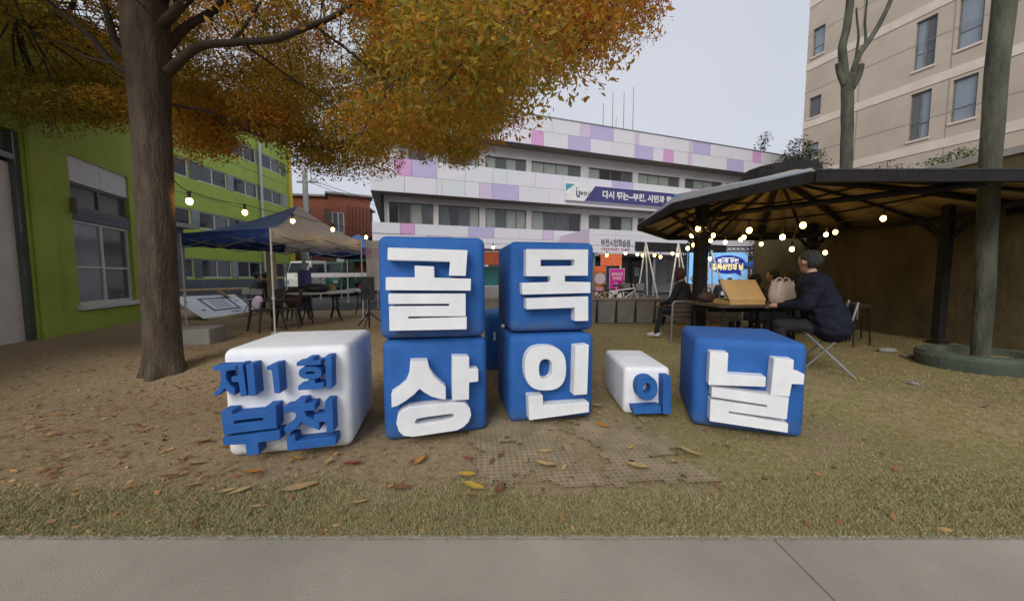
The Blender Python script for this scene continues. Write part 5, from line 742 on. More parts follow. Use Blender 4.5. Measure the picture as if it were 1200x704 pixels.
cl = np.array([[float(v) for v in c.split(',')] for c in CROWN.split()])
tw = MB()
for c in cl[::2]:
    p = Vector(c[:3]); b = min(BR, key=lambda q: (q-p).length_squared)
    if (b-p).length < 2.6:
        m1 = b.lerp(p, .5)+Vector((0, 0, .12)); q, rr = limb([b, m1, p, p+(p-b).normalized()*.25+Vector((0, 0, -.1))], .014, .003, wob=.06); tw.tube(q[::2], rr[::2], 4)
        for k in range(3):
            e_ = p+Vector(rng.normal(size=3)*.22); tw.tube([q[len(q)//2+k*2], e_], [.004, .002], 3)
tw.build('twigs', 'twig', tree, world=True, kind='stuff')
def leaf_cloud(cl, per, size, droop=.6, VS=.75):
    """many folded leaves around cluster centres -> verts, faces, hue per face"""
    n = (per*(cl[:, 3]/.45)**1.7).astype(int); idx = np.repeat(np.arange(len(cl)), n); N = len(idx)
    d = rng.normal(size=(N, 3)); d /= np.linalg.norm(d, axis=1)[:, None]
    rad = rng.random(N)**.45
    r = cl[idx, 3][:, None]*np.array([1.3, 1.3, VS])
    c = cl[idx, :3]+d*rad[:, None]*r; c[:, 2] -= .25*rad**2*cl[idx, 3]
    ax = rng.normal(size=(N, 3))*np.array([1, 1, .45]); ax[:, 2] -= droop; ax /= np.linalg.norm(ax, axis=1)[:, None]
    sd = np.cross(ax, rng.normal(size=(N, 3))); sd /= np.linalg.norm(sd, axis=1)[:, None]; nn = np.cross(ax, sd)
    L = size*(.45+.95*rng.random(N)**1.3)[:, None]; Wd = L*(.17+.08*rng.random(N))[:, None]
    v = np.stack([c, c+ax*L*.5+sd*Wd, c+ax*L-nn*L*.10, c+ax*L*.5-sd*Wd+nn*L*.04], 1)
    nz_ = np.array([noise.noise(Vector(p)*.55) for p in cl[:, :3]]); cr_ = rng.random(len(cl))
    hue = np.clip(.42+.36*nz_[idx]+.34*(cr_[idx]-.5)+.13*rng.normal(size=N)+.26*np.clip((cl[idx, 0]+.3)/1.6, 0, 1), 0, 1)
    return v.reshape(-1, 3), N, hue
def leaf_mesh(name, v, N, hue, m, parent):
    me = bpy.data.meshes.new(name); me.vertices.add(4*N); me.vertices.foreach_set('co', v.astype(np.float32).ravel())
    me.loops.add(6*N); me.polygons.add(2*N)
    b = np.arange(N)[:, None]*4; li = (b+np.array([0, 1, 2, 0, 2, 3])).ravel()
    me.loops.foreach_set('vertex_index', li.astype(np.int32)); me.polygons.foreach_set('loop_start', (np.arange(2*N)*3).astype(np.int32))
    me.update(); a = me.attributes.new('hue', 'FLOAT', 'FACE'); a.data.foreach_set('value', np.repeat(hue, 2).astype(np.float32))
    me.materials.append(M[m]); me.validate(); o = bpy.data.objects.new(name, me); COL.objects.link(o); o.parent = parent; return o
v, N, hue = leaf_cloud(cl, 920, .055, .75, .55)
v -= np.array([TX, TY, 0]); leaf_mesh('crown', v, N, hue, 'autumn', tree)

# bare pruned tree in front of the beige building
pt = Vector((8.1, 8.3, 0)); yb = 10.5
def tr_pt(px, py): return at(px, py, yb)
b_ = tr_pt(992, 300)
pruned = thing('pruned_tree', 'pruned bare tree with a forked stump in front of the beige wall', 'tree', (b_.x, b_.y, 0))
q, rr = limb([Vector((b_.x, b_.y, 0)), tr_pt(991, 300), tr_pt(992, 200), tr_pt(993, 110), tr_pt(994, 88)], .16, .14, wob=.02); MB().tube(q, rr, 14).build('trunk', 'bark2', pruned, world=True, smooth=True)
for pts, r0, r1 in [([tr_pt(991, 98), tr_pt(988, 60), tr_pt(994, 20), tr_pt(1000, -60)], .11, .09), ([tr_pt(997, 98), tr_pt(1004, 70), tr_pt(1020, 45), tr_pt(1040, 10), tr_pt(1060, -40)], .09, .05), ([tr_pt(990, 100), tr_pt(984, 84), tr_pt(981, 74)], .09, .06),
   ([tr_pt(998, 104), tr_pt(1006, 90), tr_pt(1010, 76)], .09, .07), ([tr_pt(1014, 55), tr_pt(1014, 25), tr_pt(1018, -20)], .04, .02), ([tr_pt(1003, 70), tr_pt(1006, 40), tr_pt(1003, 10)], .04, .02)]:
    q, rr = limb(pts, r0, r1, wob=.03); MB().tube(q, rr, 10).build('limb', 'bark2', pruned, world=True, smooth=True)
# right tree in the round planter
pl = gr(1148, 436); pr_ = .47; PY = pl.y+.25
rb = at(1148, 420, PY); rt = at(1178, 0, PY)
rtree = thing('planter_tree', 'straight greenish tree trunk rising from the round planter at the right', 'tree', (rb.x, PY, .2))
q, rr = limb([Vector((rb.x, PY, .3)), at(1150, 400, PY), at(1158, 250, PY), at(1165, 120, PY), rt, at(1186, -120, PY)], .075, .10, wob=.015); MB().tube(q, rr, 16).build('trunk', 'bark2', rtree, world=True, smooth=True)
for pts in ([at(1186, -110, PY), at(1240, -260, PY), at(1350, -420, PY+.6)], [at(1184, -110, PY), at(1150, -260, PY+.3), at(1080, -420, PY+1)]):
    q, rr = limb(pts, .10, .03); MB().tube(q, rr, 8).build('limb', 'bark2', rtree, world=True, smooth=True)
pn = thing('round_planter', 'low round mossy concrete planter around the right hand trunk', 'planter', (rb.x, PY, .14))
ring = MB(); n = 40; prof = [(pr_+.10, -.05), (pr_+.14, .20), (pr_+.12, .25), (pr_-.02, .25), (pr_-.06, .14)]
vs = [(r*math.cos(2*math.pi*k/n)*1.0, r*math.sin(2*math.pi*k/n)*.8, z) for r, z in prof for k in range(n)]
ring.add(vs, [(j*n+k, j*n+(k+1) % n, (j+1)*n+(k+1) % n, (j+1)*n+k) for j in range(4) for k in range(n)]); ring.build('wall', 'greenc', pn, smooth=False)
so2 = MB(); so2.tube([(0, 0, .0), (0, 0, .17)], pr_-.03, 30); o_ = so2.build('soil', 'ground', pn); o_.scale = (1, .8, 1)
# leafy shrubs and far trees
def foliage_thing(name, label, cat, cls, per, size, m, stem=None, group=None, hue=None, trunk_m='twig'):
    cls = np.array(cls, float); c0 = cls[:, :3].mean(0); bz = stem if stem is not None else cls[:, 2].min()
    t = thing(name, label, cat, (c0[0], c0[1], bz), 0, group)
    v, N, h = leaf_cloud(cls, per, size, .1); v -= np.array([c0[0], c0[1], bz]); leaf_mesh('foliage', v, N, h, m, t)
    sm = MB()
    for c in cls[:12]:
        a = Vector((0, 0, 0)); b = Vector((c[0]-c0[0], c[1]-c0[1], c[2]-bz)); mid = (a+b)*.5+Vector((0, 0, .12*(b.length)))
        q, rr = limb([a, mid*.8, b], .02+.02*b.length/2, .008, wob=.03); sm.tube(q, rr, 5)
    sm.build('stems', trunk_m, t, smooth=True); return t
def fcl(px, py, Y, r): p = at(px, py, Y); return (p.x, p.y, p.z, r)
foliage_thing('sparse_tree', 'small sparse sapling showing above the right end of the office roof', 'tree', [fcl(896, 162, 30, .5), fcl(892, 170, 30, .45), fcl(898, 156, 30, .25), fcl(890, 176, 30, .4)], 60, .22, 'foil', 6)
foliage_thing('leafy_tree', 'dark leafy tree against the left edge of the beige building', 'tree', [fcl(938, 165, 20, .45), fcl(934, 175, 20, .6), fcl(940, 185, 20, .8), fcl(925, 188, 20, .7), fcl(950, 182, 20, .6), fcl(930, 196, 20, .9), fcl(945, 195, 20, .9)], 150, .16, 'foil', 2)
foliage_thing('wall_shrub', 'green shrub along the wall top in front of the beige building', 'shrub', [fcl(1120, 182, 8.2, .28), fcl(1105, 187, 8.2, .22), fcl(1134, 179, 8.2, .3), fcl(1092, 190, 8.2, .2), fcl(1150, 182, 8.2, .3), fcl(1165, 186, 8.2, .3), fcl(1128, 190, 8.2, .3)], 420, .06, 'leafg', 3.2)
foliage_thing('wall_shrub', 'grey leafless looking shrub over the dark pavilion roof edge', 'shrub', [fcl(1040, 192, 8.6, .16), fcl(1052, 194, 8.6, .16), fcl(1030, 195, 8.6, .13), fcl(1065, 195, 8.6, .14)], 220, .05, 'leafd', 3.2)
for i, (px, Y, l) in enumerate(((918, 17, 'dusky leafed tree behind the pavilion bulbs, left one'), (946, 16, 'dusky leafed tree behind the pavilion, between the two others'), (976, 14, 'dusky leafed tree nearest the olive wall'))):
    foliage_thing('dusk_tree', l, 'tree', [fcl(px+rng.uniform(-22, 22), rng.uniform(262, 312), Y, rng.uniform(.5, .9)) for _ in range(9)], 200, .14, 'leafd', .2, 'trees behind the pavilion')
# utility pole above the tent
u = PX(362, 26); up_ = thing('utility_pole', 'grey concrete utility pole rising behind the white tent peak', 'pole', (u, 26, 0))
MB().tube([(0, 0, 0), (0, 0, 9.2)], [.24, .17], 12).build('shaft', 'galv', up_, smooth=True)
MB().box((-.6, -.06, 8.3), (.9, .06, 8.42)).build('crossarm', 'galv', up_)
for i in range(2):
    c_ = MB(); a0 = Vector((.6-.6*i, 0, 8.45)); b0_ = Vector((14, 30, 10-i)); c_.tube([a0.lerp(b0_, k/10)-Vector((0, 0, 1.2*math.sin(math.pi*k/10))) for k in range(11)], .02, 4); c_.build('wire', 'cable', up_)

# ================================================================== CANOPY TENTS
def tent(name, label, C, zc, apex, valances, tops, legs=True, val=.27):
    t = thing(name, label, 'canopy tent', (C[0][0], C[0][1], .2), 0)
    for i in range(4):
        a, b = Vector((*C[i], zc)), Vector((*C[(i+1) % 4], zc)); N = 10
        m = MB(); vs = []
        for j in range(N+1):
            for k in range(9):
                e = a.lerp(b, j/N); u = k/8; p = e.lerp(apex, u); p.z = zc+(apex.z-zc)*(u**1.45)-.04*math.sin(math.pi*j/N)*(1-u)
                vs.append(p)
        m.add(vs, [(j*9+k, (j+1)*9+k, (j+1)*9+k+1, j*9+k+1) for j in range(N) for k in range(8)])
        o = m.build('roof_panel', tops[i], t, world=True, smooth=True); s = o.modifiers.new('s', 'SOLIDIFY'); s.thickness = .006
        m = MB(); vs = []
        nrm = (b-a).cross(Vector((0, 0, 1))).normalized()
        for j in range(17):
            p = a.lerp(b, j/16)+nrm*(.012*math.sin(j*1.9)); q = p-Vector((0, 0, val+.012*math.sin(j*2.7)))+nrm*.01*math.sin(j)
            vs += [p, q]
        m.add(vs, [(2*j, 2*j+1, 2*j+3, 2*j+2) for j in range(16)])
        o = m.build('valance', valances[i], t, world=True, smooth=True); s = o.modifiers.new('s', 'SOLIDIFY'); s.thickness = .006
        # scissor truss
        for j in range(2):
            p = a.lerp(b, j*.5)-Vector((0, 0, .10)); q = a.lerp(b, j*.5+.5)-Vector((0, 0, .10)); d = Vector((0, 0, .22))
            tb = MB(); tb.tube([p, q-d], .012, 5); tb.tube([p-d, q], .012, 5); tb.build('truss', 'gmetal', t, world=True)
    if legs:
        for x, y in C:
            m = MB(); m.cbox((x, y, zc/2+.1), (.024, .024, zc-.2)); m.cbox((x, y, .9), (.045, .045, .06)); m.cbox((x, y, .21), (.1, .1, .02)); m.build('leg', 'wmetal', t, world=True)
    return t
C = [(-7.2, 7.5), (-4.69, 6.7), (-3.9, 8.9), (-6.4, 9.7)]
zc = 2.26
tent('canopy_tent', 'pop up canopy tent with blue and white roof panels standing left of the cubes', C, zc, Vector((-5.05, 8.2, 3.0)), ['navy', 'canw', 'canw', 'navy'], ['canb', 'canw', 'canw', 'canb'])
x0 = PX(388, 14)
tent('canopy_tent', 'second navy canopy tent partly hidden behind the white one', [(x0, 12.5), (x0+2.6, 12.2), (x0+2.7, 15), (x0+.1, 15.2)], 2.35, Vector((x0+1.3, 13.7, 3.0)), ['navy']*4, ['canb']*4)
fx = at(416, 292, 14); 
q = at(932, 300, 15)
tent('canopy_tent', 'bright blue canopy tent seen behind the people in the pavilion', [(q.x-1.0, 14.5), (q.x+1.9, 14.2), (q.x+2, 17), (q.x-.9, 17)], 2.0, Vector((q.x+.5, 15.6, 2.75)), ['bluet']*4, ['bluet']*4)
# orange topped market booths
for px, Y, lab in ((572, 12.5, 'white market booth with orange fascia glimpsed between the two stacks'), (716, 13.5, 'orange topped booth front beside the magenta board')):
    p = PX(px, Y); w = 1.1 if px < 600 else .42
    t = thing('market_booth', lab, 'booth', (p, Y, .2), .05)
    MB().box((-w, 0, 1.55), (w, .05, 2.0)).build('fascia', 'orange', t); MB().box((-w, -.02, 2.0), (w, .9, 2.06)).build('roof', 'canw', t)
    for sx in (-1, 1): MB().cbox((sx*(w-.04), .03, .78), (.05, .05, 1.54)).build('leg', 'wmetal', t)
    if px < 600: MB().box((-w+.1, .05, .0), (w-.1, .5, .75)).build('counter', 'canw', t); MB().box((-w+.1, .5, .78), (w-.1, .53, 1.5)).build('back_panel', 'teal', t)
# event boards
p = at(723, 330, 12.6); t = thing('event_board', 'magenta event board with white lower half behind the bicycles', 'sign', (p.x, 12.6, .2), .05)
MB().box((-.28, 0, .1), (.28, .04, 1.42)).build('panel', 'print_w', t); MB().box((-.27, -.006, .62), (.27, -.001, 1.41)).build('print', 'pink', t)
for z, s in ((1.2, '골목상인'), (1.05, '한마당'), (.85, '11.1')): text(s, .12, 'print_w', t, TT(0, -.009, z))
p = at(703, 330, 12.3); t = thing('figure_board', 'narrow orange and pink printed board at the right edge of the right stack', 'sign', (p.x, 12.3, .2), .05)
MB().box((-.22, 0, 0), (.22, .04, 1.5)).build('panel', 'l_orange', t); dd = MB().tube([(0, -.008, 1.05), (0, -.002, 1.05)], .2, 20).build('round_print', 'p_rose', t)
MB().box((-.21, -.006, 1.3), (.21, -.001, 1.49)).build('header', 'orange', t)
for z in (.2, .42, .62): MB().box((-.16, -.006, z), (.1, -.001, z+.12)).build('print_block', 'p_pink' if z != .42 else 'print_w', t)
# string lights
def strand(name, label, P, bulbs, sag=.1, r=.028, group='strings of lit bulbs'):
    t = thing(name, label, 'string lights', P[0], 0, group); P = [Vector(p) for p in P]
    pts = []
    for a, b in zip(P[:-1], P[1:]):
        for k in range(10): pts.append(a.lerp(b, k/10)-Vector((0, 0, sag*math.sin(math.pi*k/10))))
    pts.append(P[-1]); MB().tube(pts, .006, 5).build('cable', 'cable', t, world=True)
    for b in bulbs:
        b = Vector(b); i = min(range(len(pts)), key=lambda i: (pts[i]-b).length); top = b+Vector((0, 0, .12))
        m = MB(); m.ball(b, (r, r, r*1.25), 12, 8); o = m.build('bulb', 'bulb', t, world=True, smooth=True)
        MB().tube([b+Vector((0, 0, r)), top], [.016, .022], 8).build('socket', 'black', o, world=True)
        if (pts[i]-top).length > .03: MB().tube([top, pts[i]], .005, 4).build('drop_wire', 'cable', o, world=True)
lp = [(222, 236, 4.5), (287, 249, 5.6), (343, 259, 6.6), (390, 269, 7.6), (429, 278, 8.6)]
pb = [at(*q) for q in lp]
strand('string_lights', 'string of five lit bulbs running from the big tree over the tent', [Vector((TX+.25, TY, 2.55))]+[p+Vector((0, 0, .13)) for p in pb]+[Vector((-3.2, 11, 2.7))], pb, .03, .036)
row = [(578, 290), (640, 294), (711, 299), (733, 297), (747, 298), (753, 299), (767, 299), (774, 301), (788, 297), (795, 299)]
pb = [at(x, y, 11.0) for x, y in row]
strand('string_lights', 'straight row of lit bulbs strung in front of the office entrance', [at(540, 284, 11), at(660, 287, 11), at(820, 287, 11)], pb, .02, .04)
gz = {'string of lit bulbs along the left eave of the pavilion': [(818, 268, 5.4), (811, 276, 6.2), (813, 287, 7.0), (806, 291, 7.4), (826, 308, 8.5), (832, 303, 8.2)],
      'string of lit bulbs across the middle of the pavilion ceiling': [(836, 276, 6.6), (833, 282, 7.2), (850, 284, 7.4), (868, 281, 7.0), (872, 278, 6.6), (892, 286, 7.4)],
      'string of bright bulbs hanging nearest, above the seated man': [(878, 270, 4.9), (917, 278, 5.2), (941, 264, 4.6), (928, 292, 5.8)],
      'string of lit bulbs near the olive wall end of the pavilion': [(967, 296, 6.6), (968, 275, 6.4), (979, 272, 6.2), (1035, 256, 5.2)]}
for l, q in gz.items():
    pb = [at(*v) for v in q]; rr_ = .034
    strand('string_lights', l, [pb[0]+Vector((-.3, .1, .22))]+[p+Vector((0, 0, .16)) for p in pb]+[pb[-1]+Vector((.4, 0, .25))], pb, .02, rr_)

# ================================================================== PAVILION
pav = thing('pavilion', 'dark metal garden pavilion with bronze roof underside and string lights', 'pavilion', (5.1, 6.1, .2))
EZ = 2.35
eave = [(2.98, 3.45), (2.28, 4.9), (2.55, 6.95), (4.0, 8.8), (6.4, 8.9), (7.5, 7.6), (7.6, 5.0), (6.4, 3.42)]
AP = Vector((4.75, 6.2, 3.08)); n = len(eave)
for i in range(n):
    a, b = Vector((*eave[i], EZ)), Vector((*eave[(i+1) % n], EZ))
    K = 3
    for k in range(K):
        p, q = a.lerp(b, k/K), a.lerp(b, (k+1)/K); N = 5; vs = []
        for j in range(N+1):
            u = j/N*.96; bow = .06*math.sin(math.pi*u)
            for e_ in (p, q): v_ = e_.lerp(AP, u); v_.z += bow; vs.append(v_)
        m = MB().add(vs, [(2*j, 2*j+1, 2*j+3, 2*j+2) for j in range(N)]); o = m.build('roof_sheet', 'bronze', pav, world=True, smooth=True)
        s = o.modifiers.new('s', 'SOLIDIFY'); s.thickness = .012; s.offset = -1
    for (e0, rad) in ((a, .045), (a.lerp(b, .5), .028)):
        pts = []
        for j in range(9):
            u = j/8*.97; v_ = e0.lerp(AP, u); v_.z += .06*math.sin(math.pi*u)-.05; pts.append(v_)
        MB().tube(pts, rad, 6).build('rafter', 'dmetal', pav, world=True)
    for u_ in (.33, .62):
        p, q = a.lerp(AP, u_), b.lerp(AP, u_); dz_ = .06*math.sin(math.pi*u_)-.03
        MB().tube([p+Vector((0, 0, dz_)), q+Vector((0, 0, dz_))], .018, 5).build('purlin', 'dmetal', pav, world=True)
    # fascia: dark lower beam with a pale sheet edge above it
    d = (b-a).normalized(); o_ = Vector((d.y, -d.x, 0))
    cen = Vector((5.1, 6.1, EZ)); o_ = o_ if o_.dot(a-cen) > 0 else -o_
    m = MB(); z0, z1 = EZ-.10, EZ+.02
    m.add([a+o_*.03+Vector((0, 0, -.10)), b+o_*.03+Vector((0, 0, -.10)), b+o_*.03+Vector((0, 0, .0)), a+o_*.03+Vector((0, 0, .0)), a-o_*.03+Vector((0, 0, -.10)), b-o_*.03+Vector((0, 0, -.10)), b-o_*.03, a-o_*.03], [(0, 1, 2, 3), (5, 4, 7, 6), (0, 4, 5, 1), (3, 2, 6, 7), (1, 5, 6, 2), (0, 3, 7, 4)])
    m.build('eave_beam', 'dmetal', pav, world=True)
    m = MB(); A_, B_ = a+o_*.028, b+o_*.028
    hi_ = .12 if i in (0, 1) else .035
    ai, bi = a.lerp(AP, .03)+Vector((0, 0, .045 if i == 0 else hi_)), b.lerp(AP, .03)+Vector((0, 0, .05 if i == 1 else hi_))
    vis = i in (0, 1, 7) or True
    m.add([A_+Vector((0, 0, .004)), B_+Vector((0, 0, .004)), B_+Vector((0, 0, .012)), A_+Vector((0, 0, .012)), bi, ai], [(0, 1, 2, 3), (3, 2, 4, 5), (1, 0, 5, 4)])
    m.build('roof_edge_sheet', 'gmetal' if i in (0, 1) else 'dmetal', pav, world=True)
MB().tube([AP+Vector((0, 0, -.1)), AP+Vector((0, 0, .12)), AP+Vector((0, 0, .2))], [.62, .55, .1], 16).build('roof_cap', 'dmetal', pav, world=True)
posts = [(3.02, 5.5, .08), (4.45, 8.1, .08), (6.75, 7.75, .075), (7.18, 5.7, .06)]
for x, y, r in posts:
    m = MB(); m.cbox((x, y, (EZ+.25)/2+.1), (r*2, r*2, EZ+.1-.2)); o = m.build('post', 'dmetal', pav, world=True, bevel=.012)
    for sx, sy in ((1, 0), (-1, 0), (0, 1), (0, -1)):
        MB().tube([(x+sx*r*.8, y+sy*r*.8, EZ-.42), (x+sx*.25, y+sy*.25, EZ-.2), (x+sx*.48, y+sy*.48, EZ-.06)], .028, 6).build('brace', 'dmetal', o, world=True)
    MB().cbox((x, y, .22), (r*3, r*3, .05)).build('base_plate', 'dmetal', o, world=True)
for (i, j) in ((0, 1), (1, 2), (2, 3)):
    a, b = posts[i], posts[j]; MB().tube([(a[0], a[1], EZ-.08), (b[0], b[1], EZ-.08)], .05, 6).build('beam', 'dmetal', pav, world=True)
MB().tube([(3.02, 5.5, EZ-.08), (4.9, 3.6, EZ-.06)], .04, 6).build('beam', 'dmetal', pav, world=True)
MB().tube([(7.18, 5.7, EZ-.08), (6.2, 3.7, EZ-.06)], .04, 6).build('beam', 'dmetal', pav, world=True)
for i in range(5):
    m = MB().ball((3.02+.11*math.cos(i*1.3+3.6), 5.38-.02*i, 2.12-.035*i), (.05, .05, .04), 8, 6); m.build('cable_roll', 'black', pav, world=True)

# ================================================================== PAVILION FURNITURE
t = thing('bench', 'dark slatted bench with metal framed back behind the pavilion post', 'bench', (2.74, 5.82, .2), R(-1))
fr = MB(); w = 1.18
fr.tube([(0, 0, 0), (0, -.02, .66), (.03, -.03, .70), (w-.03, -.03, .70), (w, -.02, .66), (w, 0, 0)], .018, 8); fr.tube([(0, .45, 0), (0, .42, .42), (0, .02, .42)], .016, 6); fr.tube([(w, .45, 0), (w, .42, .42), (w, .02, .42)], .016, 6)
fr.build('frame', 'gmetal', t)
for i in range(4): MB().box((.02, -.02, .36+i*.08), (w-.02, .0, .43+i*.08)).build('back_slat', 'dwood', t, bevel=.004)
for i in range(4): MB().box((.02, .04+i*.1, .425), (w-.02, .13+i*.1, .45)).build('seat_slat', 'dwood', t, bevel=.004)
t = thing('picnic_table', 'dark table under the pavilion carrying a cardboard box and a plastic bag', 'table', (3.28, 4.85, .2), R(4))
for i in range(5): MB().box((-.62, -.4+i*.165, .715), (.62, -.4+i*.165+.155, .75)).build('top_plank', 'dwood', t, bevel=.004)
for sx in (-1, 1):
    m = MB(); m.tube([(sx*.5, -.33, 0), (sx*.5, -.3, .71)], .02, 6); m.tube([(sx*.5, .33, 0), (sx*.5, .3, .71)], .02, 6); m.tube([(sx*.5, -.3, .69), (sx*.5, .3, .69)], .02, 6); m.build('leg_frame', 'dmetal', t)
MB().box((-.5, -.012, .62), (.5, .012, .70)).build('rail', 'dmetal', t)
bx = thing('cardboard_box', 'flat open cardboard food box with its lid raised on the dark table', 'cardboard box', (3.10, 4.66, .952), R(3))
MB().box((-.24, -.17, 0), (.24, .17, .008)).box((-.24, -.17, .008), (.24, -.16, .055)).box((-.24, .16, .008), (.24, .17, .055)).box((-.24, -.16, .008), (-.232, .16, .055)).box((.232, -.16, .008), (.24, .16, .055)).build('tray', 'card', bx)
T = Matrix.Translation((0, -.165, .06)) @ Matrix.Rotation(R(56), 4, 'X')
T = Matrix.Translation((.0, -.17, .055)) @ Matrix.Shear('XY', 4, (0, 0)) @ Matrix.Rotation(R(52), 4, 'X')
lid = MB().box((-.25, 0, 0), (.25, .33, .008), T=T).box((-.25, .33, -.03), (.25, .338, .008), T=T); lid.build('lid', 'card', bx)
# plastic bag
bg_ = thing('plastic_bag', 'full white plastic carrier bag standing on the table beside the box', 'plastic bag', (3.66, 4.62, .952), .2)
m = MB(); n = 28; prof = [(0, .0), (.13, .0), (.155, .05), (.16, .12), (.15, .2), (.135, .27), (.125, .30)]; vs = []
for j, (r, z) in enumerate(prof):
    for k in range(n):
        a = 2*math.pi*k/n; s_ = abs(math.cos(a))**.6*math.copysign(1, math.cos(a)); c_ = abs(math.sin(a))**.6*math.copysign(1, math.sin(a))
        w = 1+.10*noise.noise((math.cos(a)*2.5, math.sin(a)*2.5, z*9))*(j > 0)
        vs.append((r*1.05*s_*w, r*.62*c_*w, z+(.02*math.sin(5*a) if j > 4 else 0)))
m.add(vs, [(j*n+k, j*n+(k+1) % n, (j+1)*n+(k+1) % n, (j+1)*n+k) for j in range(len(prof)-1) for k in range(n)]); m.build('sack', 'bag', bg_, smooth=True)
for sy in (-1, 1):
    m = MB(); vs = []
    for j in range(9):
        a = math.pi*j/8; x, z = -.07*math.cos(a), .29+.085*math.sin(a); vs += [(x*1.25, sy*.05, z-.015), (x*.8, sy*.045, z-.03)]
    m.add(vs, [(2*j, 2*j+1, 2*j+3, 2*j+2) for j in range(8)]); o = m.build('handle', 'bag', bg_, smooth=True); s = o.modifiers.new('s', 'SOLIDIFY'); s.thickness = .004
t = thing('handbag', 'dark handbag resting on the bench end of the table', 'bag', (2.86, 5.0, .952), .2)
MB().ball((0, 0, .07), (.14, .08, .075), 14, 8).build('body', 'cbrown', t, smooth=True); MB().tube([(-.07, 0, .12), (-.05, 0, .2), (.05, 0, .2), (.07, 0, .12)], .009, 6).build('handle', 'black', t)
def folding_chair(label, loc, rz, m='wmetal', sc=1):
    t = thing('folding_chair', label, 'chair', loc, rz, scale=sc)
    for sx in (-.2, .2):
        MB().tube([(sx, -.22, .78), (sx, -.17, .5), (sx, .2, 0)], .011, 6).build('leg', 'gmetal', t); MB().tube([(sx*.9, .16, .43), (sx*.9, -.24, 0)], .011, 6).build('leg', 'gmetal', t)
    MB().box((-.2, -.19, .43), (.2, .2, .455)).build('seat', m, t, bevel=.01); MB().box((-.17, -.235, .60), (.17, -.215, .76)).build('backrest', m, t, bevel=.008); return t
MANP = Vector((3.70, 3.96, .2))
folding_chair('dark folding chair with grey metal legs under the seated man in navy jacket', (MANP.x-.02, MANP.y+.04, .2), R(55), 'dwood', 1.08)
st = gr(1012, 398); t = thing('side_stand', 'small dark stool against the olive wall beside the pavilion', 'stool', (5.6, 5.6, .2), .3)
MB().box((-.22, -.16, .62), (.22, .16, .68)).build('seat', 'cbrown', t, bevel=.01)
for sx, sy in ((-1, -1), (1, -1), (1, 1), (-1, 1)): MB().tube([(sx*.17, sy*.12, .62), (sx*.21, sy*.16, 0)], .012, 6).build('leg', 'dmetal', t)
t = thing('round_back_chair', 'dark chair with arched back beyond the stool by the wall', 'chair', (5.9, 6.3, .2), .4)
MB().tube([(-.2, 0, 0), (-.2, 0, .85), (-.1, 0, .98), (.1, 0, .98), (.2, 0, .85), (.2, 0, 0)], .014, 6).build('back_frame', 'dmetal', t); MB().box((-.2, -.4, .43), (.2, 0, .46)).build('seat', 'dwood', t); MB().box((-.18, -.01, .6), (.18, .01, .93)).build('backrest', 'dwood', t)
for sx in (-.18, .18): MB().tube([(sx, -.38, 0), (sx, -.38, .43)], .012, 6).build('leg', 'dmetal', t)
# rubble by the wall
for i, (px, py, s, l) in enumerate(((1040, 412, .13, 'flat pale stone slab lying by the foot of the olive wall'), (1062, 418, .09, 'smaller broken stone beside the flat slab'), (1071, 450, .05, 'lone small stone in the grass in front of the wall'))):
    p = gr(px, py); m = MB().ball((0, 0, s*.2), (s, s*.7, s*.32), 8, 5)
    m.v = [(x+.02*noise.noise((x*20, y*20, z*20+i)), y, z) for x, y, z in m.v]; o = m.build('stone', 'conc'); o.location = p; o.rotation_euler.z = i; tag(o, l, 'stone')

# ================================================================== PLASTIC CHAIRS, TABLES, BOARDS (left)
def plastic_chair(label, loc, rz):
    t = thing('plastic_chair', label, 'chair', loc, rz, 'brown plastic chairs under the tent')
    MB().box((-.22, -.22, .41), (.22, .22, .44)).build('seat', 'bplas', t, bevel=.015)
    b = MB(); vs = []
    for j in range(5):
        for k in range(7):
            u = (k-3)/3; z = .45+.40*j/4; vs.append((u*(.22-.03*(j == 4)), -.21-.09*j/4-.03*(1-u*u), z))
    b.add(vs, [(j*7+k, j*7+k+1, (j+1)*7+k+1, (j+1)*7+k) for j in range(4) for k in range(6)]); o = b.build('backrest', 'bplas', t, smooth=True); s = o.modifiers.new('s', 'SOLIDIFY'); s.thickness = .02
    for sx in (-1, 1):
        for sy in (-1, 1): MB().tube([(sx*.2, sy*.19, .42), (sx*.25, sy*.25, 0)], [.032, .022], 6).build('leg', 'bplas', t)
        MB().tube([(sx*.235, -.25, .62), (sx*.25, .1, .64), (sx*.24, .18, .6), (sx*.22, .2, .42)], .022, 6).build('arm', 'bplas', t)
    return t
g_ = lambda px, py: gr(px, py)
plastic_chair('brown plastic armchair nearest the white board, with a pale cushion leaning on it', g_(313, 387), R(150))
plastic_chair('brown plastic armchair in the middle, just behind the white cube', g_(337, 384), R(115))
plastic_chair('brown plastic armchair by the tables with a dark brown coat over it', g_(352, 374), R(200))
p = g_(313, 387); t = MB().ball((0, 0, 0), (.10, .03, .15), 12, 8).build('cushion', 'p_rose', smooth=True); t.location = (p.x-.02, p.y-.20, .2+.60); t.rotation_euler = (R(10), R(20), .3); tag(t, 'pale pink cushion on the leftmost brown chair', 'cushion')
p = g_(346, 376); m = MB().ball((0, 0, 0), (.24, .2, .26), 16, 10); m.v = [(x*(1+.25*noise.noise((x*6, y*6, z*6))), y*(1+.2*noise.noise((x*7, y*5, z*9))), z) for x, y, z in m.v]
o = m.build('coat', 'cbrown', smooth=True); o.location = (p.x, p.y, .2+.58); tag(o, 'dark brown coat heaped over a plastic chair', 'coat')
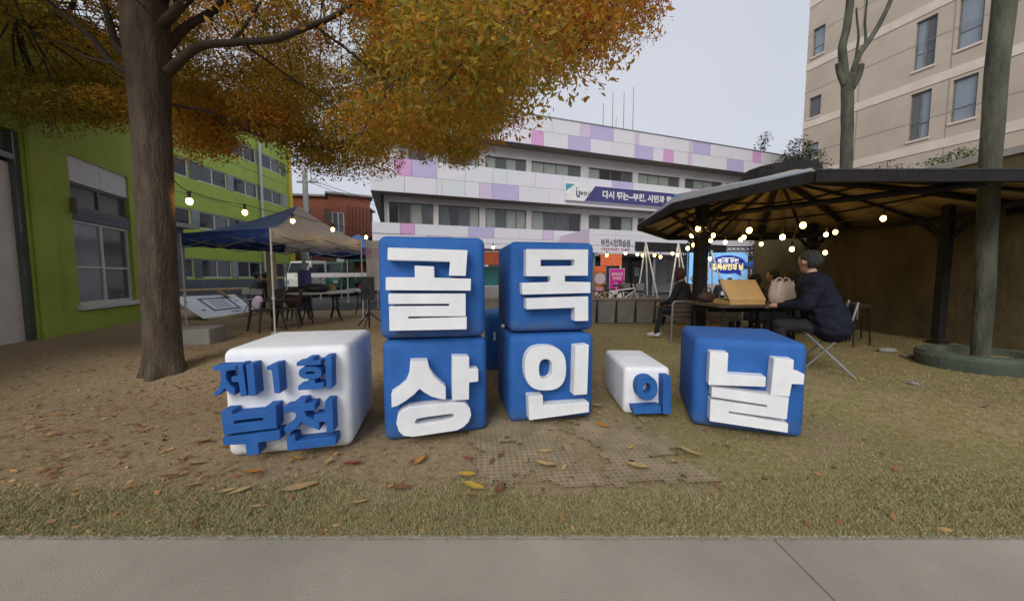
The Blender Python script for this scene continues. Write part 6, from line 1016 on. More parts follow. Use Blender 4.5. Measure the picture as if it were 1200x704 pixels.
def fold_table(label, loc, rz, w=1.5):
    t = thing('folding_table', label, 'table', loc, rz, 'folding tables under the tent')
    MB().box((-w/2, -.33, .70), (w/2, .33, .735)).build('table_top', 'tabt', t, bevel=.01)
    for sx in (-1, 1):
        x = sx*(w/2-.3); m = MB(); m.tube([(x, -.12, .7), (x, -.12, .25), (x, -.3, 0)], .014, 6); m.tube([(x, .12, .7), (x, .12, .25), (x, .3, 0)], .014, 6); m.tube([(x, -.12, .28), (x, .12, .28)], .012, 6); m.tube([(x, -.12, .55), (x, .12, .55)], .01, 6); m.build('leg_frame', 'dmetal', t)
    return t
p = g_(378, 377); fold_table('grey folding table nearer the chairs, with a dark case on it', (p.x, p.y, .2), R(55), 1.3)
q_ = g_(410, 371); fold_table('grey folding table at the right, with a small basket on it', (q_.x-.1, q_.y+.1, .2), R(50), 1.3)
o = MB().ball((0, 0, .1), (.3, .18, .12), 14, 8).build('instrument_case', 'black', smooth=True); o.location = (p.x-.1, p.y, .937); o.rotation_euler.z = R(20); tag(o, 'black soft case lying on the nearer folding table', 'case')
t = thing('basket', 'small wicker basket on the right hand folding table', 'basket', (q_.x-.35, q_.y-.25, .937)); m = MB()
m.tube([(0, 0, 0), (0, 0, .12)], [.09, .12], 12); m.build('bowl', 'twood', t); MB().ball((0, 0, .13), (.09, .09, .04), 10, 5).build('contents', 'l_orange', t)
o = MB().box((-.12, -.08, 0), (.12, .08, .05)).build('paper_stack', 'print_w', bevel=.004); o.location = (q_.x+.1, q_.y+.1, .937); tag(o, 'small stack of white paper on the right folding table', 'paper')
# rollup banner column + speaker stand
p = at(357, 330, 11.5); t = thing('padded_column', 'dark blue padded column standing behind the folding tables', 'column', (p.x, 11.5, .2))
MB().tube([(0, 0, 0), (0, 0, 1.35)], .2, 16).build('padding', 'bnavy', t, smooth=False); MB().tube([(0, 0, 1.35), (0, 0, 2.0)], .06, 8).build('pole', 'galv', t)
t = thing('timber_post', 'tan timber post under the tent behind the chairs', 'post', (at(319, 330, 9.8).x, 9.8, .2)); MB().box((-.09, -.09, 0), (.09, .09, 2.0)).build('shaft', 'tan', t, bevel=.01); MB().box((-.14, -.03, 1.95), (.02, .03, 2.08)).build('bracket', 'wmetal', t)
p = g_(433, 384); t = thing('speaker_stand', 'black loudspeaker on a stand at the left edge of the left stack', 'loudspeaker', (p.x, p.y, .2), .2)
MB().tube([(0, 0, 0), (0, 0, 1.0)], .02, 8).build('pole', 'black', t); MB().box((-.13, -.12, .62), (.11, .12, 1.12)).build('cabinet', 'black', t, bevel=.015); MB().tube([(-.02, -.125, .8), (-.02, -.121, .8)], .08, 16).build('cone', 'rub', t)
for k in range(3): MB().tube([(0, 0, .35), (.35*math.cos(k*2.1+.4), .35*math.sin(k*2.1+.4), .02)], .014, 6).build('leg', 'black', t)
t = thing('banner_flag', 'white vertical banner with faint rose print at the left stack edge', 'banner', (at(430, 320, 9.5).x, 9.5, .2), -.2)
MB().tube([(0, 0, 0), (0, 0, 2.15)], .012, 6).build('pole', 'wmetal', t); MB().box((.02, -.01, .75), (.42, .0, 2.1)).build('cloth', 'print_w', t); text('환영', .3, 'p_pink', t, TT(.21, -.013, 1.75)); 
# white display board leaning on the timber frame
B0, B1, T0, T1 = Vector((-7.95, 8.75, .24)), Vector((-8.05, 10.7, .24)), Vector((-9.15, 9.1, .78)), Vector((-9.2, 11.3, .74))
t = thing('display_board', 'white printed display board leaning on a timber frame by the lime wall', 'board', B0)
nrm = (B1-B0).cross(T0-B0).normalized(); nrm = nrm if nrm.z > 0 else -nrm
def quad_on(a0, a1, b0, b1, off, name, m):
    P = lambda u, v: B0.lerp(B1, u).lerp(T0.lerp(T1, u), v)+nrm*off
    vs = [P(a0, b0), P(a1, b0), P(a1, b1), P(a0, b1)]; vs += [v-nrm*.004 for v in vs]
    return MB().add(vs, [(0, 1, 2, 3), (7, 6, 5, 4), (0, 4, 5, 1), (1, 5, 6, 2), (2, 6, 7, 3), (3, 7, 4, 0)]).build(name, m, t, world=True)
quad_on(0, 1, 0, 1, 0, 'panel', 'board')
for a in ((.30, .34, .25, .85), (.76, .80, .25, .85), (.30, .80, .25, .30), (.30, .80, .80, .85)): quad_on(*a, .006 if a[1]-a[0] < .1 else .011, 'printed_frame', 'bnavy')
for k in range(5): quad_on(.4, .70, .38+k*.08, .40+k*.08, .006, 'printed_line', 'glassm')
for a in ((.08, .12, .7, .76), (.15, .2, .3, .36), (.86, .9, .6, .66), (.9, .94, .25, .3), (.84, .86, .8, .84), (.55, .7, .12, .15)): quad_on(*a, .006, 'printed_mark', 'bnavy')
t = thing('timber_railing', 'tan timber railing behind the white display board', 'railing', (-9.3, 9.2, .2)); 
m = [((-9.5, 8.9, .92), (-8.85, 12.2, .92)), ((-8.85, 12.2, .92), (-7.4, 11.6, .25)), ((-8.85, 12.2, .92), (-8.85, 12.2, .2)), ((-9.5, 8.9, .92), (-9.5, 8.9, .2)), ((-8.3, 12.0, .66), (-8.3, 12.0, .2)), ((-9.15, 10.6, .9), (-8.7, 11.2, .2)), ((-7.9, 8.8, .21), (-7.3, 11.6, .23))]
for a, b in m:
    a, b = Vector(a), Vector(b); MB().tube([a, b], .045, 4).build('timber', 'twood', t, world=True)
# concrete step block by the trunk
o = MB().box((-.35, -.3, 0), (.35, .3, .28)).build('concrete_block', 'conc', bevel=.02); p = gr(222, 402); o.location = (p.x, p.y+.1, p.z-.03); o.rotation_euler.z = .3; tag(o, 'low grey concrete block on the ground just right of the tree trunk', 'concrete block')

# ================================================================== PLANTERS ROW, POLES, BICYCLES
y_ = 8.15; x = -1.2; i = 0
lab0 = 'grey planter box {}'
mids = []
while x < 5.2:
    mids.append(x); x += .465
for i, x in enumerate(mids):
    px = 600+400*(x+.22)/y_
    where = 'seen between the left and right stacks' if 555 < px < 583 else (('first','second','third','fourth','fifth','sixth','seventh')[i]+' from the left end of the row, behind the letter cubes' if px < 697 else '')
    if not where:
        k = int((px-697)/22.8); where = ['just right of the right stack', 'second from the right stack', 'third from the right stack', 'fourth from the right stack, by the bench', 'behind the seated woman', 'behind the pavilion post', 'behind the cardboard box', 'behind the bag', 'rightmost end'][min(8, k)]
    t = thing('planter_box', lab0.format(where), 'planter', (x, y_, .2), 0, 'row of grey planter boxes')
    m = MB(); w, h = .445, .55; tp = .03
    m.add([(tp, .03, 0), (w-tp, .03, 0), (w-tp, .4, 0), (tp, .4, 0), (0, 0, h), (w, 0, h), (w, .43, h), (0, .43, h)], [(0, 1, 5, 4), (1, 2, 6, 5), (2, 3, 7, 6), (3, 0, 4, 7), (0, 3, 2, 1), (4, 5, 6, 7)])
    m.build('box', 'plantc', t, bevel=.02); MB().box((-.008, -.015, h+.001), (w+.008, .44, h+.035)).build('rim', 'plantc', t, bevel=.008); MB().box((.04, .04, h+.036), (w-.04, .39, h+.045)).build('soil', 'ground', t)
def pole_frame(label, feet, top, Y):
    t = thing('pole_tripod', label, 'pole stand', (top.x, Y, .2), 0, 'white pole tripods holding up the lights')
    for f_ in feet: MB().tube([Vector((f_[0], f_[1], .2)), top], .022, 6).build('leg', 'wmetal', t, world=True)
    MB().ball(top, .04, 8, 6).build('head', 'wmetal', t, world=True)
tp = at(757, 284, 10.8); pole_frame('thin white pole tripod left of the seated woman', [(at(776, 330, 10.2).x, 10.2), (at(760, 330, 11.2).x, 11.2), (at(745, 330, 11).x, 11)], tp, 10.8)
tp = at(795, 284, 10.8); pole_frame('thin white pole tripod directly behind the seated woman', [(at(783, 330, 10.4).x, 10.4), (at(800, 330, 11.4).x, 11.4), (at(812, 330, 11).x, 11)], tp, 10.8)
tp = at(834, 295, 10.6); pole_frame('thin white pole tripod between the post and the screen', [(at(858, 340, 10).x, 10), (at(836, 340, 11).x, 11), (at(822, 340, 11).x, 11)], tp, 10.6)
def bicycle(label, loc, rz, m):
    t = thing('bicycle', label, 'bicycle', loc, rz, 'parked bicycles')
    for x in (-.5, .5):
        w_ = MB(); pts = [(x+.32*math.cos(a), 0, .33+.32*math.sin(a)) for a in np.linspace(0, 2*math.pi, 25)]; w_.tube(pts, .02, 6, caps=False); o = w_.build('wheel', 'rub', t)
        sp = MB()
        for k in range(8): sp.tube([(x, 0, .33), (x+.3*math.cos(k*math.pi/4), 0, .33+.3*math.sin(k*math.pi/4))], .006, 3)
        sp.tube([(x+.29*math.cos(a), 0, .33+.29*math.sin(a)) for a in np.linspace(0, 2*math.pi, 21)], .012, 5, caps=False); sp.build('rim', 'wmetal', o)
    f = MB()
    for a, b in (((-.5, 0, .33), (-.08, 0, .3)), ((-.08, 0, .3), (-.18, 0, .8)), ((-.5, 0, .33), (-.15, 0, .68)), ((-.15, 0, .68), (.35, 0, .75)), ((-.08, 0, .3), (.37, 0, .66)), ((.5, 0, .33), (.33, 0, .9))): f.tube([a, b], .022, 6)
    f.build('frame', m, t); h = MB(); h.tube([(.38, -.25, .98), (.33, -.08, .96), (.33, .08, .96), (.38, .25, .98)], .016, 6); h.tube([(.33, 0, .88), (.33, 0, .96)], .016, 6); h.build('handlebar', 'black', t)
    MB().ball((-.18, 0, .84), (.13, .06, .035), 10, 6).build('saddle', 'black', t); MB().tube([(-.08, -.05, .3), (-.08, -.05, .18)], .015, 5).build('pedal', 'black', t)
    MB().box((.42, -.12, .7), (.66, .12, .9)).build('basket', 'gmetal', t)
bicycle('black bicycle parked left in front of the magenta board', (PX(715, 11.2), 11.2, .2), R(10), 'black')
bicycle('white bicycle parked right in front of the glass doors', (PX(729, 10.9), 10.9, .2), R(-15), 'wmetal')

# ================================================================== STAGE SCREEN
Y = 18.5; p0, p1 = at(806, 341, Y), at(877, 296, Y); t = thing('led_screen', 'bright blue LED screen with a navy oval title behind the pavilion', 'screen', (p0.x, Y, .2), 0)
w = p1.x-p0.x; z0, z1 = .75, p1.z-.2
MB().box((0, .02, z0), (w, .2, z1)).build('panel', 'screen', t)
cx = at(853, 310, Y).x-p0.x; cz = at(853, 310, Y).z-.2
ov = [(cx+.98*math.cos(a), cz+.5*math.sin(a)) for a in np.linspace(0, 2*math.pi, 29)[:-1]]; MB().prism([ov], .0, .018).build('oval', 'screen_n', t)
MB().prism([[(cx+.3, cz-.4), (cx+.75, cz-.62), (cx+.7, cz-.3)]], .001, .017).build('tail', 'screen_n', t)
text('제1회 부천', .26, 'screen_w', t, TT(cx, -.004, cz+.18), bold=.03); text('골목상인의 날', .36, 'screen_y', t, TT(cx, -.004, cz-.14), bold=.05, width=1.7); MB().box((cx-.35, -.005, cz+.33), (cx+.35, -.001, cz+.37)).build('dash', 'screen_w', t)
MB().ball((cx-1.5, .02, z0+.25), (.5, .01, .3), 12, 6).build('green_print', 'cgreen', t)
MB().box((w+.35, .02, z0+.4), (w+1.05, .15, z1-.1)).build('side_panel', 'screen', t); MB().box((w+.5, .005, z0+.9), (w+.7, .018, z0+1.4)).build('side_print', 'screen_n', t)
t2 = thing('truss_frame', 'black lattice truss towers framing the LED screen', 'truss', (p0.x, Y, .2), 0)
for x in (-.25, w+.04, w+1.1):
    m = MB()
    for dx, dy in ((0, 0), (.24, 0), (0, .24), (.24, .24)): m.tube([(x+dx, dy, 0), (x+dx, dy, z1+.35)], .025, 4)
    k = 0; z = 0
    while z < z1+.1: m.tube([(x, 0, z), (x+.24, 0, z+.24)], .016, 4); m.tube([(x+.24, 0, z), (x, 0, z+.24)], .016, 4); z += .24
    m.build('tower', 'dmetal', t2)
m = MB(); x = -.25; 
for dy in (0, .24):
    for dz_ in (.08, .32): m.tube([(-.25, dy, z1+dz_), (w+1.34, dy, z1+dz_)], .022, 4)
while x < w+1.1: m.tube([(x, 0, z1+.08), (x+.24, 0, z1+.32)], .014, 4); m.tube([(x, 0, z1+.32), (x+.24, 0, z1+.08)], .014, 4); x += .24
m.build('crossbeam', 'dmetal', t2)

# ================================================================== PARKED TRUCKS
def truck(label, loc, rz, m):
    t = thing('parked_truck', label, 'truck', loc, rz)
    cab = MB().prism([[(-2.1, .45), (-2.15, 1.0), (-1.95, 1.35), (-1.75, 1.95), (-.75, 1.98), (-.7, .45)]], -.75, .75); cab.build('cab', m, t, bevel=.05)
    MB().prism([[(-1.985, 1.33), (-1.79, 1.86), (-1.765, 1.86), (-1.96, 1.33)]], -.66, .66).build('windscreen', 'glassd', t)
    for s in (-1, 1):
        q = MB().prism([[(-1.78, 1.3), (-1.65, 1.8), (-.95, 1.82), (-.92, 1.3)]], s*.752, s*.757).build('side_window', 'glassd', t)
        MB().box((-2.17, s*.55-.14, .75), (-2.12, s*.55+.14, .92)).build('headlight', 'glassw', t); MB().box((-1.95, s*.78, 1.3), (-1.85, s*.95, 1.6)).build('mirror', 'black', t)
        for x in (-1.55, 1.2):
            o = MB().tube([(x, s*.58, .33), (x, s*.76, .33)], .33, 18).build('wheel', 'rub', t); MB().tube([(x, s*.762, .33), (x, s*.775, .33)], .17, 14).build('rim', 'gmetal', o)
    MB().box((-.65, -.8, .62), (2.1, .8, .74)).build('bed', 'dmetal', t); MB().box((-.65, -.8, .745), (2.1, -.76, 1.1)).box((-.65, .76, .745), (2.1, .8, 1.1)).box((2.06, -.755, .745), (2.1, .755, 1.1)).build('bed_side', m, t)
    MB().box((-2.2, -.6, .4), (-2.11, .6, .6)).build('bumper', 'black', t); return t
t = truck('pale flatbed truck parked left, facing the tables', (PX(385, 20), 20, .2), R(70), 'truckw')
t = truck('dark green flatbed truck parked beside the pale one', (PX(412, 21), 21, .2), R(80), 'green_aw')
for px, Y, w, l in ((376, 17.5, 1.1, 'long white awning roof above the parked trucks'), (405, 16.5, 1.3, 'wide pale awning roof nearer the tent leg')):
    t = thing('stall_awning', l, 'awning', (PX(px, Y), Y, .2), .1); z = at(px, 322, Y).z-.2
    MB().prism([[(-w, z-.12), (-w*.9, z+.06), (w*.9, z+.1), (w, z-.08)]], -.5, .5).build('roof', 'canw', t)
    for sx in (-1, 1): MB().cbox((sx*w*.9, 0, (z-.1)/2), (.05, .05, z-.1)).build('leg', 'galv', t)

# ================================================================== PEOPLE
def person(label, P, face, top, pants, hair, sc=1.0, vox=.016, hands=None, lean=.08, head_turn=0, knees=None, feet=None, shoe='shoe', long_hair=False, group=None, legs=True, head_tilt=0, stout=1.0):
    """seated figure; P = pelvis point; face = heading angle of the body (radians, world)"""
    t = thing('person', label, 'person', (P[0], P[1], P[2]), face-math.pi/2, group, sc)
    seg = []  # (p, q, r0, r1, mat, squash)
    def S_(p, q, a, b, m): seg.append((Vector(p), Vector(q), a, b, m))
    k = stout; L = lean
    for sx in (-1, 1):
        S_((sx*.09*k, -.02, .02), (sx*.085*k, L*.45, .24), .125*k, .118*k, 0); S_((sx*.085*k, L*.45, .24), (sx*.10*k, L, .40), .118*k, .105*k, 0)
        S_((sx*.05, L, .42), (sx*.175*k, L, .455), .085, .07, 0)
    S_((0, L*.5, .15), (0, L, .42), .13*k, .12*k, 0)
    S_((0, L, .47), (0, L+.03, .575), .052, .048, 2)
    S_((0, L*.95, .47), (0, L+.005, .505), .085, .065, 0)
    hc = Vector((0, L+.05, .68)); Rt = Matrix.Rotation(head_turn, 3, 'Z') @ Matrix.Rotation(-head_tilt, 3, 'X')
    h = lambda x, y, z: hc+Rt @ Vector((x, y, z))
    S_(h(0, -.015, .02), h(0, .02, .015), .088, .084, 2); S_(h(0, .03, -.045), h(0, .045, -.075), .058, .042, 2)
    S_(h(0, .096, .0), h(0, .112, -.018), .012, .014, 2)
    for sx in (-1, 1): S_(h(sx*.083, 0, .012), h(sx*.087, -.008, -.018), .014, .010, 2)
    S_(h(-.014, .092, -.048), h(.014, .092, -.048), .009, .009, 2)
    for i, sx in enumerate((-1, 1)):
        sh = Vector((sx*.19*k, L, .445)); hd = Vector(hands[i]) if hands else Vector((sx*.12, .36, .13))
        mid = (sh+hd)*.5; el = mid+Vector((sx*.09, -.07, -.09))
        S_(sh, el, .062*k, .05*k, 0); S_(el, hd, .05*k, .036, 0)
        d = (hd-el).normalized(); side = d.cross(Vector((0, 0, 1))).normalized(); w0 = hd+d*.02
        S_(w0, hd+d*.085, .026, .028, 2); S_(w0+side*.015, hd+d*.085+side*.022, .02, .018, 2); S_(w0-side*.015, hd+d*.085-side*.022, .02, .018, 2)
        for f_, (o_, l_) in enumerate(((-.030, .058), (-.010, .072), (.010, .068), (.029, .052))):
            a = hd+d*.09+side*o_; b = a+d*l_*.55+Vector((0, 0, -.008)); S_(a, b, .0095, .009, 2); S_(b, b+d*l_*.4+Vector((0, 0, -.018)), .009, .0075, 2)
        a = w0-side*sx*.024+d*.02; S_(a, a-side*sx*.028+d*.035, .012, .010, 2); S_(a-side*sx*.028+d*.035, a-side*sx*.03+d*.062, .010, .008, 2)
    if legs:
        for i, sx in enumerate((-1, 1)):
            hp = Vector((sx*.09, 0, 0)); kn = Vector(knees[i]) if knees else Vector((sx*.13, .42, .03)); ft = Vector(feet[i]) if feet else Vector((sx*.13, .42, -.40))
            S_(hp, kn, .098, .066, 1); S_(kn, ft, .062, .045, 1)
            dd = Vector((kn-hp)); dd.z = 0; dd = dd.normalized() if dd.length > .01 else Vector((0, 1, 0))
            S_(ft+Vector((0, 0, -.03))-dd*.03, ft+Vector((0, 0, -.045))+dd*.14, .045, .035, 3)
    mb = MB()
    for p, q, a, b, m in seg:
        d = q-p; n = max(2, int(d.length/.05)); pts = [p.lerp(q, i/n) for i in range(n+1)]; rs = [a+(b-a)*i/n for i in range(n+1)]
        if d.length > .005: mb.tube(pts, rs, 12)
        mb.ball(p, a, 12, 8); mb.ball(q, b, 12, 8)
    o = mb.build('tmp', top); rm = o.modifiers.new('r', 'REMESH'); rm.mode = 'VOXEL'; rm.voxel_size = vox; sm = o.modifiers.new('s', 'SMOOTH'); sm.factor = .5; sm.iterations = 3 if vox > .01 else 4
    me = bpy.data.meshes.new_from_object(o.evaluated_get(bpy.context.evaluated_depsgraph_get())); bpy.data.objects.remove(o)
    me.name = 'body'; me.materials.clear()
    for m in (top, pants, 'skin', shoe): me.materials.append(M[m])
    n = len(me.polygons); c = np.empty(n*3); me.polygons.foreach_get('center', c); c = c.reshape(-1, 3); best = np.full(n, 9.); mi = np.zeros(n, int)
    for p, q, a, b, m in seg:
        p, q = np.array(p), np.array(q); d = q-p; u = np.clip(((c-p) @ d)/max(1e-9, d @ d), 0, 1); ds = np.linalg.norm(c-(p+u[:, None]*d), axis=1)-(a+(b-a)*u)
        k_ = ds < best; best[k_] = ds[k_]; mi[k_] = m
    me.polygons.foreach_set('material_index', mi.astype(np.int32)); me.polygons.foreach_set('use_smooth', [True]*n)
    # cloth folds
    v = np.empty(len(me.vertices)*3); me.vertices.foreach_get('co', v); v = v.reshape(-1, 3); nr = np.empty(len(v)*3); me.vertices.foreach_get('normal', nr); nr = nr.reshape(-1, 3)
    f_ = np.array([noise.noise(Vector((p[0]*9, p[1]*9, p[2]*16))) for p in v]); msk = (v[:, 2] < .47) & (np.abs(v[:, 0])+.3*np.maximum(0, v[:, 1]-.25) < .5); v += nr*(f_*.013*msk)[:, None]
    me.vertices.foreach_set('co', v.ravel()); me.update()
    bo = bpy.data.objects.new('body', me); COL.objects.link(bo); bo.parent = t
    # hair shell
    hm = MB(); n_, m_ = 26, 16; vs = []
    for j in range(m_+1):
        for i in range(n_):
            th = math.pi*j/m_; a = 2*math.pi*i/n_; x, y, z = math.sin(th)*math.cos(a), math.sin(th)*math.sin(a), math.cos(th)
            zmin = (-.15+1.3*max(0, y) if y > -.25 else -.88) if not long_hair else (-1.6+2.6*max(0, y))
            r = np.array([.099, .112, .103]); zz = z
            if z < zmin: r = r*.78
            q = Vector((x*r[0], y*r[1]-.005, zz*r[2]*(1.0 if not (long_hair and z < 0) else 1.35)+.022)); q *= 1+.06*noise.noise(q*26)+.03*noise.noise(q*70)
            vs.append(hc+Rt @ q)
    hm.add(vs, [(j*n_+i, (j+1)*n_+i, (j+1)*n_+(i+1) % n_, j*n_+(i+1) % n_) for j in range(m_) for i in range(n_)]); hm.build('hair', hair, t, smooth=True)
    if vox < .015:
        for sx in (-1, 1):
            e_ = MB(); e_.ball(h(sx*.031, .088, .018), (.012, .008, .007), 8, 6); e_.build('eye', 'print_k', t)
    return t
ah = lambda dx, dy: math.atan2(dy, dx)
man = person('stout seated man with grey hair and navy jacket reaching onto the table', (MANP.x, MANP.y, .2+.535), ah(-.78, .62), 'cnavy', 'cblack', 'hairg', 1.12, .0085, hands=((-.14, .40, .21), (.06, .36, .22)), lean=.13, head_turn=R(-42), knees=((-.16, .40, .0), (.1, .42, 0)), feet=((-.2, .36, -.40), (.02, .22, -.41)), stout=1.34)
woman = person('seated woman in black with brown hair at the left end of the bench', (3.06, 6.05, .2+.50), ah(-.5, .55), 'cblack', 'cblack', 'hairr', .98, .012, lean=.04, head_turn=R(-70), head_tilt=.1, knees=((-.12, .34, .02), (.06, .36, .02)), feet=((-.16, .42, -.42), (.03, .46, -.42)), shoe='sneak', long_hair=True)
for (px, py, Y, top, hr, lh, l) in ((893, 327, 6.2, 'cblack', 'hairb', True, 'person with black hair in dark clothes behind the cardboard box lid'), (914, 322, 6.9, 'cgrey', 'hairb', False, 'person in grey seated behind the white plastic bag'), (938, 325, 5.9, 'cblack', 'hairb', True, 'person with black hair between the bag and the seated man')):
    p = at(px, py, Y); person(l, (p.x, Y, p.z-.70), ah(-.5, .85), top, 'cblack', hr, 1.0, .02, long_hair=lh)
for (px, py, Y, top, l) in ((846, 329, 15.0, 'cblack', 'spectator in black, leftmost of three before the LED screen'), (857, 328, 14.6, 'cnavy', 'spectator in navy, middle of three before the LED screen'), (868, 330, 15.2, 'cgrey', 'spectator in grey, rightmost of three before the LED screen')):
    p = at(px, py, Y); person(l, (p.x, Y, p.z-.70), ah(.1, 1), top, 'cblack', 'hairb', 1.0, .03)
    folding_chair('folding chair under the '+l.split(',')[0]+(' at left' if px < 850 else ' at right' if px > 860 else ' in the middle'), (p.x, Y-.02, p.z-.70-.52), 0)
for (px, py, Y, top, l) in ((297, 329, 10.4, 'cgrey', 'person in grey top seated behind the brown plastic chairs'), (307, 328, 10.2, 'cblack', 'person in black top seated beside the one in grey')):
    p = at(px, py, Y); person(l, (p.x, Y, max(.66, p.z-.70)), ah(.2, 1), top, 'cblack', 'hairb', 1.0, .025)
    folding_chair('folding chair under the person in '+('grey' if top == 'cgrey' else 'black')+' beside the display board', (p.x, Y-.02, .2), 0)
p = at(773, 322, 12.5)

# ================================================================== FALLEN LEAVES AND GRASS
def leaf_obj(L, w, m, curl):
    mb = MB(); N = 6; vs = []
    for j in range(N+1):
        u = j/N; ww = w*math.sin(math.pi*min(1, u*.96+.02))**.8*(1-.15*u); z = curl*L*(u-.5)**2+.004
        vs += [((u-.5)*L, -ww, z+curl*ww*1.4), ((u-.5)*L, 0, z), ((u-.5)*L, ww, z+curl*ww*1.0)]
    mb.add(vs, [(3*j+k, 3*j+k+1, 3*j+k+4, 3*j+k+3) for j in range(N) for k in range(2)])
    mb.tube([(-.62*L, .0, .006), (-.5*L, 0, .005+curl*L*.25)], .0015, 4)
    return mb.mesh('leaf', m, True)
big = [(295, 556, 22, 'l_orange', 20, 'bright orange leaf in front of the white cube, near its middle'), (351, 573, 34, 'l_tan', 35, 'largest pale tan leaf in front of the white cube'), (282, 577, 20, 'l_tan', 30, 'tan leaf below the bright orange leaf'),
 (265, 578, 18, 'l_tan', 40, 'tan leaf left of centre below the white cube'), (226, 571, 16, 'l_tan', 50, 'pale leaf left of the white cube in bare dirt'), (385, 543, 14, 'l_tan', 80, 'upright thin tan leaf right of the white cube front'),
 (413, 546, 20, 'l_red', 10, 'curled reddish brown leaf between the white cube and left stack'), (420, 592, 22, 'l_tan', 30, 'faded tan leaf on the grass near the kerb'), (470, 574, 22, 'l_brown', 10, 'dark orange brown leaf in front of the left stack'),
 (492, 541, 16, 'l_orange', 60, 'small orange leaf close under the left stack'), (483, 543, 12, 'l_red', 70, 'small rusty leaf close under the left stack corner'), (498, 538, 13, 'l_brown', 80, 'dark brown leaf between the two stacks in front'),
 (555, 574, 26, 'l_yellow', -20, 'big yellow oval leaf, lower of the pair left of the mat'), (547, 559, 20, 'l_yellow', 5, 'yellow tan leaf, upper of the pair left of the mat'), (549, 540, 15, 'l_red', -30, 'rust coloured leaf above the yellow pair'),
 (576, 543, 12, 'l_brown', 80, 'dark curled leaf at the mat edge'), (585, 576, 22, 'l_brown', 75, 'long dark leaf lying along the mat edge'), (587, 536, 14, 'l_brown', 80, 'brown upright leaf in the middle under the right stack'),
 (616, 542, 13, 'l_tan', 80, 'thin pale leaf on the mat'), (640, 548, 26, 'l_tan', -25, 'long tan leaf lying across the mat'), (661, 550, 12, 'l_tan', 60, 'short pale leaf right of the long one on the mat'),
 (639, 531, 17, 'l_tan', 5, 'pale oval leaf just below the right stack'), (748, 551, 26, 'l_tan', -25, 'tan leaf alone on the right mat'), (739, 527, 10, 'l_yellow', 30, 'small yellow leaf below the small white block'),
 (808, 532, 24, 'l_tan', -35, 'pale long leaf in front of the rightmost cube'), (706, 500, 18, 'l_orange', -50, 'orange leaf left of the small white block foot'), (701, 478, 14, 'l_tan', -30, 'thin straw leaf beside the small white block'),
 (240, 520, 16, 'l_brown', 20, 'brown leaf at the left foot of the white cube'), (228, 545, 18, 'l_tan', 25, 'tan leaf in the dirt left of the white cube'), (200, 560, 18, 'l_brown', 30, 'brown leaf farther left in the dirt'), (302, 596, 18, 'l_tan', 15, 'tan leaf nearest the kerb below the white cube'), (348, 540, 14, 'l_orange', 0, 'small orange leaf under the white cube edge')]
for px, py, s, m, an, l in big:
    p = gr(px, py); L = s*p.y/400*1.15
    o = bpy.data.objects.new('fallen_leaf', leaf_obj(L, L*rng.uniform(.17, .25), m, rng.uniform(.15, .6))); COL.objects.link(o)
    o.location = (p.x, p.y, p.z+.012); o.rotation_euler = (rng.uniform(-.15, .15), rng.uniform(-.15, .15), R(an*1.0)); tag(o, l, 'leaf', 'large fallen leaves')
BX_ = [(BLK[k][0], BLK[k][1], BLK[k][2], BLK[k][3], BLK[k][4]) for k in 'ABCDEF']
def blocked(x, y):
    for bx0, by0, a, w, d in BX_:
        u = (x-bx0)*math.cos(a)+(y-by0)*math.sin(a); v_ = -(x-bx0)*math.sin(a)+(y-by0)*math.cos(a)
        if -.01 < u < w+.01 and -.01 < v_ < d+.01: return True
    return math.hypot(x-TX, y-TY) < .33
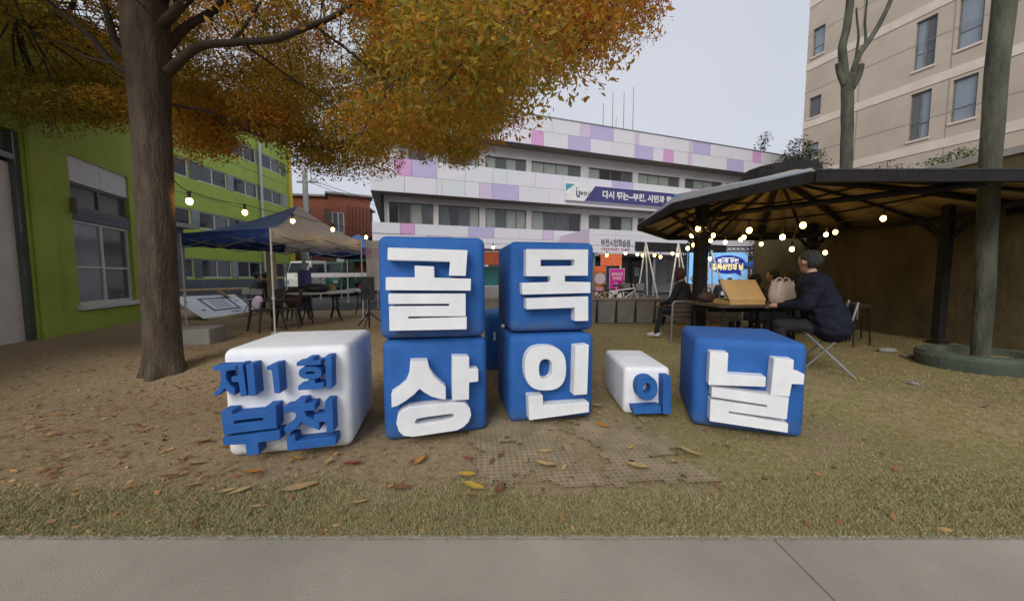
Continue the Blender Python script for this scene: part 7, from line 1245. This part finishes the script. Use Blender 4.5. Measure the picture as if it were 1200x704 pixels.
# leaf litter
P = []; mes = 0
while len(P) < 3600:
    y = 1.68+9*rng.random()**1.6; x = rng.uniform(-1.7, 1.35)*y*1.05; 
    if x < -8: continue
    d = 1.0*math.exp(-((x+3.6)/1.7)**2-((y-4.6)/2.4)**2)+.06+.16*(x < -.3)*(.5+noise.noise((x*1.5, y*1.5, 9)))+.12*max(0, noise.noise((x*2, y*2, 4)))
    if y < 2.0: d *= .35
    if rng.random() > d or blocked(x, y): continue
    P.append((x, y, hgt(x, y)+.004+.012*rng.random()))
P = np.array(P); N = len(P); an = rng.random(N)*6.283; L = .022+.045*rng.random(N)**2.2; ax = np.stack([np.cos(an), np.sin(an), rng.normal(size=N)*.18], 1); sd = np.stack([-np.sin(an), np.cos(an), rng.normal(size=N)*.35], 1)
L = L[:, None]; v = np.stack([P, P+ax*L*.5+sd*L*.24, P+ax*L+np.array([0, 0, .006]), P+ax*L*.5-sd*L*.24], 1)
v[:, :, 2] = np.maximum(v[:, :, 2], P[:, 2][:, None]-.004)
o = leaf_mesh('leaf_litter', v.reshape(-1, 3), N, np.clip(rng.beta(1.6, 2.0, N), 0, 1), 'litter', None); tag(o, 'scattered small dry brown leaves over the dirt and lawn', 'leaf litter', kind='stuff')
# grass blades
G = []
while len(G) < 130000:
    k_ = rng.random(); y = 1.64+(.55*rng.random() if k_ < .42 else 10*rng.random()**1.7); x = rng.uniform(-1.6, 1.6)*(y+.3)
    if x > 8 or x < -8: continue
    g_v = greenness(x, y); n_ = noise.noise((x*3, y*3, 1))*.5+noise.noise((x*9, y*9, 2))*.35
    if rng.random() > max(.02, (g_v*1.9+n_*.55)): continue
    if blocked(x, y) or (-.3 < x < 1.35 and 2.0 < y < 3.05 and rng.random() < .86): continue
    G.append((x, y, hgt(x, y)-.003))
G = np.array(G); N = len(G); an = rng.random(N)*6.283; H = (.008+.016*rng.random(N)); tilt = rng.normal(size=(N, 2))*.8; wd = .0016+.0008*G[:, 1]*.6
a = G+np.stack([np.cos(an)*wd, np.sin(an)*wd, 0*wd], 1); b = G-np.stack([np.cos(an)*wd, np.sin(an)*wd, 0*wd], 1); c = G+np.stack([tilt[:, 0]*H, tilt[:, 1]*H, H], 1)
me = bpy.data.meshes.new('grass'); me.vertices.add(3*N); me.vertices.foreach_set('co', np.stack([a, b, c], 1).astype(np.float32).ravel()); me.loops.add(3*N); me.polygons.add(N)
me.loops.foreach_set('vertex_index', np.arange(3*N, dtype=np.int32)); me.polygons.foreach_set('loop_start', (np.arange(N)*3).astype(np.int32)); me.update()
at_ = me.attributes.new('hue', 'FLOAT', 'FACE'); at_.data.foreach_set('value', np.clip(rng.normal(.42, .26, N), 0, 1).astype(np.float32)); me.materials.append(M['blades']); me.validate()
o = bpy.data.objects.new('grass', me); COL.objects.link(o); tag(o, 'short patchy grass, thickest along the kerb and to the right', 'grass', kind='stuff')
